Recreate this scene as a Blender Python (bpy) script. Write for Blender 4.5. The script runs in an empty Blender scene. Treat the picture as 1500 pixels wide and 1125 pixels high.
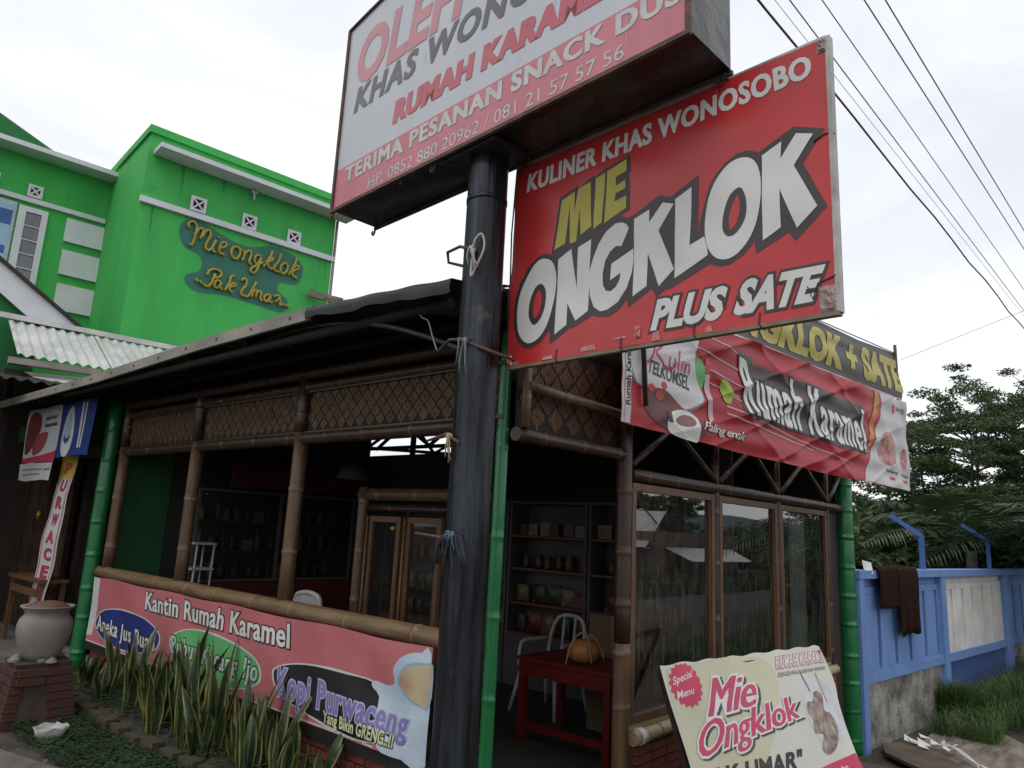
import bpy, bmesh, math, random
import numpy as np
from mathutils import Vector, Matrix
from mathutils.geometry import tessellate_polygon
random.seed(7); rng = np.random.default_rng(7)
R = math.radians
scene = bpy.context.scene
COL = scene.collection

# ---------------------------------------------------------------- camera
A0 = R(41.4); PITCH = R(11.34); ROLL = R(2.82)
F0 = Vector((math.cos(A0), math.sin(A0), 0)); R0 = Vector((math.sin(A0), -math.cos(A0), 0)); ZZ = Vector((0, 0, 1))
FW = math.cos(PITCH)*F0 + math.sin(PITCH)*ZZ
UP = -math.sin(PITCH)*F0 + math.cos(PITCH)*ZZ
RR = math.cos(ROLL)*R0 + math.sin(ROLL)*UP
UU = -math.sin(ROLL)*R0 + math.cos(ROLL)*UP
cd = bpy.data.cameras.new('camera'); cam = bpy.data.objects.new('camera', cd); COL.objects.link(cam)
cam.matrix_world = Matrix(((RR.x, UU.x, -FW.x, 0), (RR.y, UU.y, -FW.y, 0), (RR.z, UU.z, -FW.z, 1.75), (0, 0, 0, 1)))
cd.sensor_fit = 'HORIZONTAL'; cd.sensor_width = 36; cd.lens = 36*1053/1500; cd.clip_end = 3000; cd.clip_start = 0.05
scene.camera = cam

# ---------------------------------------------------------------- sky, sun, exposure
SUN_EL, SUN_AZ = R(62), R(200)          # azimuth of the sun seen from the place (counter-clockwise from +X)
w = bpy.data.worlds.new('World'); scene.world = w; w.use_nodes = True
nt = w.node_tree; nt.nodes.clear()
N = nt.nodes.new; L = nt.links.new
out = N('ShaderNodeOutputWorld'); bg = N('ShaderNodeBackground'); bg.inputs['Strength'].default_value = 0.12
sky = N('ShaderNodeTexSky'); sky.sky_type = 'NISHITA'; sky.sun_disc = False
sky.sun_elevation = SUN_EL; sky.sun_rotation = R(90) - SUN_AZ
tc = N('ShaderNodeTexCoord'); mp = N('ShaderNodeMapping'); mp.inputs['Scale'].default_value = (1.0, 1.0, 2.2)
n1 = N('ShaderNodeTexNoise'); n1.inputs['Scale'].default_value = 1.7; n1.inputs['Detail'].default_value = 6; n1.inputs['Roughness'].default_value = .58; n1.inputs['Distortion'].default_value = .4
cr = N('ShaderNodeValToRGB'); cr.color_ramp.elements[0].position = .33; cr.color_ramp.elements[0].color = (6.35, 6.6, 7.1, 1)
cr.color_ramp.elements[1].position = .66; cr.color_ramp.elements[1].color = (8.6, 8.65, 8.8, 1)
mx = N('ShaderNodeMix'); mx.data_type = 'RGBA'; mx.inputs['Factor'].default_value = .93
L(tc.outputs['Generated'], mp.inputs['Vector']); L(mp.outputs['Vector'], n1.inputs['Vector']); L(n1.outputs['Fac'], cr.inputs['Fac'])
L(sky.outputs['Color'], mx.inputs['A']); L(cr.outputs['Color'], mx.inputs['B']); L(mx.outputs['Result'], bg.inputs['Color']); L(bg.outputs['Background'], out.inputs['Surface'])
sd = bpy.data.lights.new('sun', 'SUN'); sd.energy = 0.8; sd.angle = R(25); sd.color = (1, .97, .92)
so = bpy.data.objects.new('sun', sd); COL.objects.link(so)
sv = Vector((math.cos(SUN_EL)*math.cos(SUN_AZ), math.cos(SUN_EL)*math.sin(SUN_AZ), math.sin(SUN_EL)))
so.rotation_euler = sv.to_track_quat('Z', 'Y').to_euler()
vs = scene.view_settings; vs.view_transform = 'Standard'; vs.look = 'None'; vs.gamma = 1; vs.exposure = 0.2; vs.use_curve_mapping = False
cy = scene.cycles; cy.max_bounces = 7; cy.diffuse_bounces = 3; cy.glossy_bounces = 3; cy.transparent_max_bounces = 12; cy.transmission_bounces = 4

# ---------------------------------------------------------------- helpers
MATS = {}
def mat(name, col, rough=.7, col2=None, scale=6.0, detail=4.0, bump=.0, bscale=None, metal=0.0, spec=.5, stretch=None, lo=.35, hi=.65, trans=0.0, coat=0.0, dirt=None):
    """procedural surface: two colours mixed by noise, optional grime layer, bump"""
    if name in MATS: return MATS[name]
    m = bpy.data.materials.new(name); m.use_nodes = True; t = m.node_tree; b = t.nodes['Principled BSDF']
    b.inputs['Roughness'].default_value = rough; b.inputs['Metallic'].default_value = metal
    b.inputs['Specular IOR Level'].default_value = spec; b.inputs['Coat Weight'].default_value = coat
    tc = t.nodes.new('ShaderNodeTexCoord'); vec = tc.outputs['Object']
    if stretch:
        mp = t.nodes.new('ShaderNodeMapping'); mp.inputs['Scale'].default_value = stretch; t.links.new(vec, mp.inputs['Vector']); vec = mp.outputs['Vector']
    no = t.nodes.new('ShaderNodeTexNoise'); no.inputs['Scale'].default_value = scale; no.inputs['Detail'].default_value = detail; no.inputs['Roughness'].default_value = .6
    t.links.new(vec, no.inputs['Vector'])
    if col2 is None: col2 = tuple(c*.78 for c in col)
    cr = t.nodes.new('ShaderNodeValToRGB'); e = cr.color_ramp.elements
    e[0].position = lo; e[0].color = (*col2, 1); e[1].position = hi; e[1].color = (*col, 1)
    t.links.new(no.outputs['Fac'], cr.inputs['Fac']); c_out = cr.outputs['Color']
    if dirt:
        n2 = t.nodes.new('ShaderNodeTexNoise'); n2.inputs['Scale'].default_value = dirt[1]; n2.inputs['Detail'].default_value = 8; n2.inputs['Roughness'].default_value = .7
        t.links.new(tc.outputs['Object'], n2.inputs['Vector'])
        r2 = t.nodes.new('ShaderNodeValToRGB'); r2.color_ramp.elements[0].position = dirt[2]; r2.color_ramp.elements[1].position = dirt[2]+.14
        t.links.new(n2.outputs['Fac'], r2.inputs['Fac'])
        mx = t.nodes.new('ShaderNodeMix'); mx.data_type = 'RGBA'; mx.inputs['B'].default_value = (*dirt[0], 1)
        t.links.new(r2.outputs['Color'], mx.inputs['Factor']); t.links.new(c_out, mx.inputs['A']); c_out = mx.outputs['Result']
    t.links.new(c_out, b.inputs['Base Color'])
    if bump:
        bp = t.nodes.new('ShaderNodeBump'); bp.inputs['Strength'].default_value = bump; bp.inputs['Distance'].default_value = .02
        nb = t.nodes.new('ShaderNodeTexNoise'); nb.inputs['Scale'].default_value = bscale or scale*3; nb.inputs['Detail'].default_value = 5
        t.links.new(vec, nb.inputs['Vector']); t.links.new(nb.outputs['Fac'], bp.inputs['Height']); t.links.new(bp.outputs['Normal'], b.inputs['Normal'])
    if trans:
        tr = t.nodes.new('ShaderNodeBsdfTranslucent'); t.links.new(c_out, tr.inputs['Color'])
        ms = t.nodes.new('ShaderNodeMixShader'); ms.inputs[0].default_value = trans
        o = t.nodes['Material Output']; t.links.new(b.outputs[0], ms.inputs[1]); t.links.new(tr.outputs[0], ms.inputs[2]); t.links.new(ms.outputs[0], o.inputs[0])
    MATS[name] = m; return m

def glass_mat(name, ior=1.9, tint=(.85, .9, .88), dirt=.06):
    if name in MATS: return MATS[name]
    m = bpy.data.materials.new(name); m.use_nodes = True; t = m.node_tree; t.nodes.clear()
    o = t.nodes.new('ShaderNodeOutputMaterial'); tr = t.nodes.new('ShaderNodeBsdfTransparent'); tr.inputs[0].default_value = (*tint, 1)
    g = t.nodes.new('ShaderNodeBsdfGlossy'); g.inputs['Roughness'].default_value = .015
    fr = t.nodes.new('ShaderNodeFresnel'); fr.inputs[0].default_value = ior
    ms = t.nodes.new('ShaderNodeMixShader'); t.links.new(fr.outputs[0], ms.inputs[0]); t.links.new(tr.outputs[0], ms.inputs[1]); t.links.new(g.outputs[0], ms.inputs[2])
    df = t.nodes.new('ShaderNodeBsdfDiffuse'); df.inputs[0].default_value = (.35, .33, .3, 1)
    tc = t.nodes.new('ShaderNodeTexCoord'); mp = t.nodes.new('ShaderNodeMapping'); mp.inputs['Scale'].default_value = (14, 14, 1.6)
    no = t.nodes.new('ShaderNodeTexNoise'); no.inputs['Scale'].default_value = 2.2; no.inputs['Detail'].default_value = 8; no.inputs['Roughness'].default_value = .7
    cr = t.nodes.new('ShaderNodeValToRGB'); cr.color_ramp.elements[0].position = .48; cr.color_ramp.elements[0].color = (.01,)*3+(1,); cr.color_ramp.elements[1].position = .8; cr.color_ramp.elements[1].color = (dirt*3,)*3+(1,)
    t.links.new(tc.outputs['Object'], mp.inputs[0]); t.links.new(mp.outputs[0], no.inputs['Vector']); t.links.new(no.outputs['Fac'], cr.inputs[0])
    m2 = t.nodes.new('ShaderNodeMixShader'); t.links.new(cr.outputs[0], m2.inputs[0]); t.links.new(ms.outputs[0], m2.inputs[1]); t.links.new(df.outputs[0], m2.inputs[2])
    t.links.new(m2.outputs[0], o.inputs[0]); MATS[name] = m; return m

class MB:
    def __init__(s): s.v = []; s.f = []; s.m = []; s.sm = []
    def add(s, vs, fs, mi=0, smooth=False):
        b = len(s.v); s.v += [tuple(v) for v in vs]
        for f in fs: s.f.append(tuple(b+i for i in f)); s.m.append(mi); s.sm.append(smooth)
        return s
    def ob(s, P, d, n, u0, u1, n0, n1, z0, z1, mi=0):
        """box in the frame P + u*d + k*n + z"""
        P = Vector(P); d = Vector(d); n = Vector(n); Z = Vector((0, 0, 1))
        c = [P + d*u + n*k + Z*z for z in (z0, z1) for (u, k) in ((u0, n0), (u1, n0), (u1, n1), (u0, n1))]
        return s.add(c, [(0, 3, 2, 1), (4, 5, 6, 7), (0, 1, 5, 4), (1, 2, 6, 5), (2, 3, 7, 6), (3, 0, 4, 7)], mi)
    def box(s, x0, x1, y0, y1, z0, z1, mi=0): return s.ob((0, 0, 0), (1, 0, 0), (0, 1, 0), x0, x1, y0, y1, z0, z1, mi)
    def beam(s, a, b, w, h, mi=0):
        a = Vector(a); b = Vector(b); d = (b-a).normalized(); side = d.cross(Vector((0, 0, 1)))
        if side.length < 1e-3: side = Vector((1, 0, 0))
        side.normalize(); up = side.cross(d).normalized()
        c = [p + side*i*w/2 + up*j*h/2 for p in (a, b) for i, j in ((-1, -1), (1, -1), (1, 1), (-1, 1))]
        return s.add(c, [(0, 3, 2, 1), (4, 5, 6, 7), (0, 1, 5, 4), (1, 2, 6, 5), (2, 3, 7, 6), (3, 0, 4, 7)], mi)
    def tube(s, pts, r, seg=8, mi=0, cap=True, mis=None):
        pts = [Vector(p) for p in pts]; n = len(pts); rs = r if isinstance(r, (list, tuple)) else [r]*n
        ref = None; rings = []
        for i, p in enumerate(pts):
            t = (pts[min(i+1, n-1)] - pts[max(i-1, 0)]); t = t.normalized() if t.length > 1e-9 else Vector((0, 0, 1))
            if ref is None:
                ref = t.cross(Vector((.31, .47, .83))).normalized()
            a = (ref - t*ref.dot(t)).normalized(); ref = a; b = t.cross(a)
            rings.append([p + (a*math.cos(2*math.pi*k/seg) + b*math.sin(2*math.pi*k/seg))*rs[i] for k in range(seg)])
        b0 = len(s.v)
        for rg in rings: s.v += [tuple(v) for v in rg]
        for i in range(n-1):
            for k in range(seg):
                s.f.append((b0+i*seg+k, b0+i*seg+(k+1) % seg, b0+(i+1)*seg+(k+1) % seg, b0+(i+1)*seg+k)); s.m.append(mis[i] if mis else mi); s.sm.append(True)
        if cap:
            s.f.append(tuple(b0+k for k in range(seg))[::-1]); s.m.append(mi); s.sm.append(False)
            s.f.append(tuple(b0+(n-1)*seg+k for k in range(seg))); s.m.append(mi); s.sm.append(False)
        return s
    def lathe(s, c, prof, seg=24, mi=0, sx=1, sy=1):
        b0 = len(s.v)
        for r, z in prof:
            for k in range(seg):
                a = 2*math.pi*k/seg; s.v.append((c[0]+r*sx*math.cos(a), c[1]+r*sy*math.sin(a), c[2]+z))
        for i in range(len(prof)-1):
            for k in range(seg):
                s.f.append((b0+i*seg+k, b0+i*seg+(k+1) % seg, b0+(i+1)*seg+(k+1) % seg, b0+(i+1)*seg+k)); s.m.append(mi); s.sm.append(True)
        return s
    def prism(s, poly, fn, h0, h1, mi=0):
        """extruded 2D polygon; fn(u,v,h)->xyz"""
        n = len(poly); tris = tessellate_polygon([[Vector((p[0], p[1], 0)) for p in poly]])
        vs = [fn(p[0], p[1], h1) for p in poly] + [fn(p[0], p[1], h0) for p in poly]
        fs = [tuple(t) for t in tris] + [tuple(n+i for i in t)[::-1] for t in tris] + [(i, (i+1) % n, n+(i+1) % n, n+i) for i in range(n)]
        return s.add(vs, fs, mi)

ORG = {}
def root(name, loc, label, cat, group=None):
    o = bpy.data.objects.new(name, None); COL.objects.link(o); o.location = loc; o.empty_display_size = .1
    o['label'] = label; o['category'] = cat
    if group: o['group'] = group
    ORG[o.name] = Vector(loc); return o
def make(name, mb, mats, parent=None, label=None, cat=None, group=None, kind=None, loc=None):
    if not isinstance(mats, (list, tuple)): mats = [mats]
    me = bpy.data.meshes.new(name)
    org = ORG[parent.name] if parent is not None else Vector(loc or (0, 0, 0))
    vs = np.array(mb.v, dtype=float).reshape(-1, 3) - np.array(org)
    me.from_pydata(vs.tolist(), [], mb.f)
    for m in mats: me.materials.append(m)
    me.polygons.foreach_set('material_index', mb.m); me.polygons.foreach_set('use_smooth', mb.sm)
    me.update()
    o = bpy.data.objects.new(name, me); COL.objects.link(o)
    if parent is not None: o.parent = parent; ORG[o.name] = org
    else: o.location = org; ORG[o.name] = org
    if label: o['label'] = label
    if cat: o['category'] = cat
    if group: o['group'] = group
    if kind: o['kind'] = kind
    return o
def inst(name, me, parent, loc, rot=0.0, scale=None, euler=None):
    o = bpy.data.objects.new(name, me); COL.objects.link(o); o.parent = parent; o.location = Vector(loc) - ORG[parent.name]
    o.rotation_euler = euler if euler else (0, 0, rot)
    if scale: o.scale = scale
    return o
def copy_thing(src, loc, label, rot=None):
    c = src.copy(); COL.objects.link(c); c.location = loc; c['label'] = label
    if rot is not None: c.rotation_euler = (0, 0, rot)
    for ch in src.children:
        d = ch.copy(); COL.objects.link(d); d.parent = c
        for g in ch.children:
            e = g.copy(); COL.objects.link(e); e.parent = d
    return c
def frame(P, hd, outward=1):
    d = Vector((math.cos(R(hd)), math.sin(R(hd)), 0)); n = Vector((-d.y, d.x, 0))*outward
    P = Vector(P)
    def fn(u, v, h=0.0): return P + d*u + n*h + Vector((0, 0, v))
    fn.P, fn.d, fn.n = P, d, n
    return fn

# ---- flat print: lettering and shapes laid on a surface function fn(u, v, h)
_tc = {}
def text2d(s, off=0.0, shear=0.0, sp=1.0):
    k = (s, off, shear, sp)
    if k in _tc: return _tc[k]
    c = bpy.data.curves.new('t', 'FONT'); c.body = s; c.offset = off; c.shear = shear; c.space_character = sp; c.resolution_u = 3; c.fill_mode = 'FRONT'
    o = bpy.data.objects.new('t', c); COL.objects.link(o); bpy.context.view_layer.update()
    me = o.to_mesh(); vs = [(v.co.x, v.co.y) for v in me.vertices]; fs = [tuple(p.vertices) for p in me.polygons]
    o.to_mesh_clear(); bpy.data.objects.remove(o); bpy.data.curves.remove(c)
    _tc[k] = (vs, fs); return _tc[k]
def cut(vs, fs, su, sv):
    bm = bmesh.new(); bv = [bm.verts.new((x, y, 0)) for x, y in vs]
    for f in fs:
        try: bm.faces.new([bv[i] for i in f])
        except ValueError: pass
    for ax, st in ((0, su), (1, sv)):
        if not st: continue
        lo = min(v.co[ax] for v in bm.verts); hi = max(v.co[ax] for v in bm.verts); k = math.ceil(lo/st)
        while k*st < hi:
            co = [0, 0, 0]; no = [0, 0, 0]; co[ax] = k*st + 1e-5; no[ax] = 1
            bmesh.ops.bisect_plane(bm, geom=bm.verts[:]+bm.edges[:]+bm.faces[:], plane_co=co, plane_no=no); k += 1
    bm.verts.index_update()
    r = [(v.co.x, v.co.y) for v in bm.verts], [tuple(v.index for v in f.verts) for f in bm.faces]
    bm.free(); return r
def decal(name, parent, fn, shapes, m, h=.001, step=None, mb=None):
    """shapes: list of polygons [(u,v),...] -> one mesh lying h above the surface"""
    own = mb is None; mb = mb or MB()
    for poly in shapes:
        t = tessellate_polygon([[Vector((p[0], p[1], 0)) for p in poly]]); vs, fs = list(poly), [tuple(x) for x in t]
        if step: vs, fs = cut(vs, fs, *step)
        mb.add([fn(a, b, h) for a, b in vs], fs)
    if own: return make(name, mb, m, parent)
def lettering(s, parent, fn, quad, m, h=.001, off=0.0, shear=0.0, sp=1.0, outline=None, step=None, shadow=None, name='lettering', fat=0.0):
    """quad TL,TR,BR,BL of the cap-height box; the ink box is fitted into it. Outline/shadow lie under the letters"""
    base, _ = text2d(s, 0.0, shear, sp); x0 = min(p[0] for p in base); x1 = max(p[0] for p in base)
    TL, TR, BR, BL = [Vector(q) for q in quad]
    capy = .729
    def put(vs, du=0, dv=0):
        r = []
        for x, y in vs:
            a = (x-x0)/(x1-x0); b = y/capy
            p = (BL*(1-a)+BR*a)*(1-b) + (TL*(1-a)+TR*a)*b
            r.append((p.x+du, p.y+dv))
        return r
    def lay(o_, mm, hh, du=0, dv=0, nm=name):
        vs, fs = text2d(s, o_, shear, sp); vs = put(vs, du, dv)
        if step: vs, fs = cut(vs, fs, *step)
        mb = MB(); ex = (BR-BL)/(x1-x0)
        for k, q in enumerate((0, -1, 1, -.5, .5) if fat else (0,)):      # heavy condensed faces: widened stems
            mb.add([fn(a+ex.x*fat*q, b+ex.y*fat*q, hh+k*.00012) for a, b in vs], fs)
        return make(nm, mb, mm, parent)
    if shadow: lay(shadow[0], shadow[1], h-.0016, shadow[2], shadow[3], 'lettering_shadow')
    if outline: lay(outline[0], outline[1], h-.0008, 0, 0, 'lettering_outline')
    return lay(off, m, h)
def spline(pts, n=4, closed=True):
    """Catmull-Rom smoothing of a traced outline"""
    N_ = len(pts); r = []
    for i in range(N_ if closed else N_-1):
        g = lambda k: Vector(pts[k % N_]) if closed else Vector(pts[max(0, min(N_-1, k))])
        p0, p1, p2, p3 = g(i-1), g(i), g(i+1), g(i+2)
        for j in range(n):
            t = j/n; q = .5*((2*p1)+(p2-p0)*t+(2*p0-5*p1+4*p2-p3)*t*t+(3*p1-p0-3*p2+p3)*t**3); r.append(tuple(q))
    if not closed: r.append(tuple(pts[-1]))
    return r
D = {
'mie_edge': [[(-0.34,3.203),(-0.38,3.513),(-0.5,3.548),(-0.51,3.535),(-0.606,3.571),(-0.621,3.561),(-0.697,3.59),(-0.701,3.583),(-0.837,3.613),(-0.846,3.516),(-0.835,3.514),(-0.846,3.308),(-0.484,3.201),(-0.34,3.196)]],
'mie': [[(-0.361,3.217),(-0.398,3.493),(-0.485,3.521),(-0.491,3.395),(-0.507,3.529),(-0.589,3.542),(-0.61,3.288),(-0.537,3.257),(-0.528,3.406),(-0.509,3.231),(-0.466,3.227),(-0.457,3.452),(-0.434,3.238)],[(-0.623,3.549),(-0.686,3.561),(-0.676,3.288),(-0.622,3.267)],[(-0.698,3.563),(-0.818,3.59),(-0.819,3.525),(-0.754,3.514),(-0.754,3.465),(-0.812,3.48),(-0.815,3.434),(-0.753,3.425),(-0.751,3.38),(-0.821,3.394),(-0.823,3.325),(-0.692,3.278)]],
'ong_edge': [[(-0.154,2.708),(-0.101,2.763),(-0.073,2.841),(-0.073,2.909),(-0.081,2.99),(-0.112,3.08),(-0.17,3.164),(-0.239,3.207),(-0.299,3.214),(-0.351,3.19),(-0.478,3.23),(-0.586,3.254),(-0.665,3.278),(-0.737,3.294),(-0.79,3.291),(-0.837,3.268),(-0.873,3.274),(-0.999,3.329),(-1.024,3.33),(-1.066,3.308),(-1.078,3.306),(-1.225,3.367),(-1.213,3.084),(-1.224,3.14),(-1.247,3.214),(-1.273,3.292),(-1.305,3.343),(-1.349,3.384),(-1.41,3.412),(-1.458,3.408),(-1.51,3.38),(-1.664,3.442),(-1.79,3.385),(-1.698,3.263),(-1.79,3.047),(-1.657,2.938),(-1.632,2.982),(-1.492,2.923),(-1.485,2.976),(-1.438,2.93),(-1.373,2.901),(-1.328,2.902),(-1.276,2.927),(-1.068,2.853),(-1.05,2.857),(-0.999,2.828),(-0.976,2.876),(-0.84,2.811),(-0.832,2.854),(-0.788,2.812),(-0.732,2.786),(-0.674,2.79),(-0.625,2.808),(-0.501,2.763),(-0.483,2.769),(-0.347,2.7),(-0.34,2.784),(-0.283,2.722),(-0.215,2.699)]],
'ong': [[(-0.294,3.185),(-0.345,3.158),(-0.371,3.105),(-0.377,3.044),(-0.367,2.948),(-0.339,2.849),(-0.297,2.778),(-0.244,2.738),(-0.188,2.73),(-0.137,2.764),(-0.106,2.822),(-0.098,2.912),(-0.113,2.998),(-0.144,3.074),(-0.198,3.151),(-0.249,3.184)],[(-0.391,3.157),(-0.479,3.195),(-0.519,2.975),(-0.524,3.193),(-0.609,3.217),(-0.596,2.838),(-0.519,2.799),(-0.459,2.904),(-0.46,2.787),(-0.377,2.749)],[(-0.8,3.131),(-0.844,3.21),(-0.83,3.236),(-0.804,3.252),(-0.764,3.258),(-0.704,3.23),(-0.657,3.178),(-0.625,3.11),(-0.604,3.046),(-0.599,2.984),(-0.606,2.914),(-0.631,2.853),(-0.673,2.821),(-0.717,2.822),(-0.78,2.849),(-0.834,2.91),(-0.861,2.982),(-0.87,3.04),(-0.869,3.101),(-0.739,3.053),(-0.733,2.968),(-0.796,2.994),(-0.791,2.961),(-0.767,2.927),(-0.736,2.912),(-0.706,2.921),(-0.689,2.952),(-0.687,3.015),(-0.702,3.08),(-0.73,3.12),(-0.766,3.139)],[(-0.875,3.25),(-0.96,3.276),(-0.961,3.209),(-1.033,3.29),(-1.093,3.266),(-1.013,3.154),(-1.093,2.947),(-1.014,2.879),(-0.951,3.057),(-0.947,2.895),(-0.868,2.859),(-0.873,3.045)],[(-1.102,3.285),(-1.189,3.319),(-1.176,3.04),(-1.25,3.063),(-1.265,3.008),(-1.27,2.97),(-1.097,2.9)],[(-1.454,3.376),(-1.489,3.348),(-1.511,3.293),(-1.519,3.225),(-1.515,3.145),(-1.498,3.07),(-1.471,3.008),(-1.433,2.96),(-1.392,2.933),(-1.35,2.929),(-1.308,2.947),(-1.277,2.987),(-1.26,3.034),(-1.252,3.096),(-1.255,3.162),(-1.273,3.243),(-1.311,3.317),(-1.361,3.368),(-1.41,3.384)],[(-1.524,3.359),(-1.612,3.392),(-1.605,3.316),(-1.674,3.406),(-1.744,3.377),(-1.661,3.266),(-1.752,3.059),(-1.667,2.989),(-1.6,3.179),(-1.601,3.01),(-1.523,2.972)]],
'ong_hole': [[(-0.272,3.048),(-0.299,3.021),(-0.309,2.973),(-0.302,2.908),(-0.275,2.857),(-0.238,2.83),(-0.212,2.838),(-0.19,2.875),(-0.189,2.922),(-0.203,2.98),(-0.233,3.035)],[(-1.42,3.245),(-1.443,3.214),(-1.454,3.158),(-1.448,3.101),(-1.423,3.056),(-1.393,3.032),(-1.363,3.034),(-1.342,3.066),(-1.339,3.108),(-1.35,3.165),(-1.378,3.223)]],
'ong_red': [[(-0.26,3.014),(-0.279,2.985),(-0.28,2.939),(-0.269,2.894),(-0.243,2.861),(-0.227,2.869),(-0.221,2.903),(-0.227,2.949),(-0.242,2.993)],[(-1.413,3.206),(-1.423,3.167),(-1.419,3.121),(-1.403,3.079),(-1.382,3.061),(-1.372,3.075),(-1.371,3.117),(-1.383,3.161),(-1.401,3.194)]],
'q_kuliner': [(-0.146,3.733),(-1.738,3.744),(-1.744,3.641),(-0.135,3.625)],
'q_plus': [(-0.992,2.815),(-1.353,2.811),(-1.339,2.676),(-0.982,2.68)],
'q_sate': [(-1.417,2.819),(-1.763,2.812),(-1.735,2.68),(-1.392,2.68)],
'q_kantin': [(4.549,0.98),(2.04,0.977),(2.024,0.801),(4.523,0.816)],
'q_aneka': [(5.662,0.642),(4.25,0.613),(4.23,0.467),(5.643,0.49)],
'q_bubur': [(3.898,0.662),(2.404,0.659),(2.415,0.499),(3.886,0.504)],
'q_kopi': [(2.122,0.665),(0.636,0.632),(0.662,0.471),(2.102,0.458)],
'q_yang': [(1.524,0.465),(0.761,0.474),(0.769,0.39),(1.517,0.39)],
'e_blue': [(5.696,0.584),(5.554,0.681),(5.259,0.731),(4.867,0.742),(4.552,0.727),(4.298,0.672),(4.174,0.604),(4.211,0.493),(4.447,0.425),(4.802,0.392),(5.196,0.396),(5.529,0.443),(5.683,0.518)],
'e_green': [(3.929,0.59),(3.81,0.685),(3.523,0.743),(3.146,0.747),(2.789,0.72),(2.512,0.669),(2.399,0.598),(2.397,0.502),(2.557,0.433),(2.835,0.389),(3.183,0.372),(3.521,0.392),(3.794,0.461)],
'e_black': [(2.181,0.609),(2.125,0.648),(2.015,0.682),(1.844,0.71),(1.618,0.726),(1.333,0.73),(1.041,0.727),(0.957,0.659),(0.838,0.585),(0.765,0.476),(0.767,0.398),(0.874,0.395),(1.119,0.366),(1.388,0.372),(1.681,0.401),(1.97,0.447),(2.141,0.52)],
'cup': [(1.04,0.72),(0.993,0.741),(0.892,0.733),(0.845,0.739),(0.799,0.76),(0.817,0.823),(0.801,0.87),(0.747,0.922),(0.67,0.956),(0.569,0.974),(0.483,0.975),(0.482,0.344),(0.691,0.337),(0.867,0.34),(0.934,0.391),(0.965,0.531),(0.956,0.651),(1.024,0.692)],
'coffee': [(0.753,0.767),(0.746,0.812),(0.694,0.861),(0.617,0.891),(0.54,0.902),(0.477,0.898),(0.484,0.683),(0.56,0.679),(0.676,0.708)],
'q_rumah': [(1.491,3.256),(3.863,3.156),(3.92,2.71),(1.586,2.783)],
'rumah_shadow': [(1.471,3.282),(1.705,3.271),(1.721,3.221),(2.443,3.194),(2.547,3.208),(2.938,3.215),(3.212,3.173),(3.893,3.188),(3.954,2.919),(3.918,2.698),(3.358,2.671),(2.476,2.734),(1.793,2.742),(1.518,2.768),(1.525,3.017)],
'q_telkomsel': [(0.294,2.99),(0.796,2.951),(0.79,2.837),(0.28,2.891)],
'tel_white': [(0.125,3.036),(0.504,3.181),(0.958,3.358),(0.898,3.239),(0.854,3.143),(0.868,2.99),(0.969,2.835),(0.939,2.754),(0.781,2.688),(0.698,2.693),(0.482,2.79),(0.253,2.776),(0.13,2.825)],
'q_paling': [(0.959,2.633),(1.564,2.611),(1.562,2.539),(0.959,2.562)],
'white_right': [(4.377,3.357),(4.369,3.211),(4.194,2.949),(4.053,2.701),(3.926,2.53),(3.83,2.383)],
'yellow_right': [(4.127,3.318),(4.132,3.129),(4.076,3.028),(4.098,2.844),(3.971,2.692)],
'q_strip': [(0.018,2.991),(0.089,3.005),(0.081,2.662),(0.016,2.652)],
'strip': [(-0.005,2.994),(0.149,3.041),(0.131,2.778),(0.078,2.503),(0.002,2.492)],
'bcup': [(0.51,2.577),(0.55,2.63),(0.63,2.661),(0.753,2.676),(0.867,2.65),(0.91,2.606),(0.909,2.464),(0.809,2.452),(0.591,2.47),(0.516,2.505)],
'bcoffee': [(0.603,2.589),(0.698,2.635),(0.824,2.636),(0.866,2.592),(0.781,2.556),(0.644,2.554)],
'bn_other': [(4.427,2.978),(4.686,2.913),(4.716,2.697),(4.525,2.619),(4.273,2.677),(4.262,2.816)],
'bn_stick': [(0.161,3.043),(0.222,3.056),(0.26,2.636),(0.212,2.625)],
'bn_glass': [(1.199,2.979),(1.31,2.989),(1.389,2.903),(1.339,2.814),(1.244,2.844)],
'q_mie': [(0.521,0.106),(1.041,0.119),(0.881,0.333),(0.314,0.346)],
'q_ongklok': [(0.256,0.353),(1.416,0.311),(1.379,0.47),(0.074,0.564)],
'q_rk': [(1.336,0.041),(2.114,0.037),(2.07,0.125),(1.293,0.126)],
'q_oleh2': [(1.298,0.152),(2.04,0.161),(2.028,0.185),(1.275,0.185)],
'q_umar': [(0.547,0.639),(1.241,0.669),(1.194,0.761),(0.514,0.752)],
'star': [(0.057,0.016),(0.308,0.02),(0.317,0.14),(0.117,0.289),(0.007,0.257)],
'q_special': [(0.077,0.078),(0.279,0.049),(0.262,0.094),(0.062,0.127)],
'q_menu': [(0.081,0.163),(0.248,0.152),(0.232,0.193),(0.068,0.211)],
'meat': [(1.539,0.386),(1.638,0.385),(1.708,0.328),(1.796,0.33),(1.824,0.375),(1.776,0.464),(1.853,0.496),(1.876,0.592),(1.788,0.695),(1.638,0.752),(1.552,0.707),(1.625,0.617),(1.522,0.593),(1.543,0.506),(1.508,0.457)],
'band': [(1.36,0.796),(1.952,0.806),(1.958,0.887)],
'brd_stick': [(1.814,0.211),(1.732,0.33)],
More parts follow.
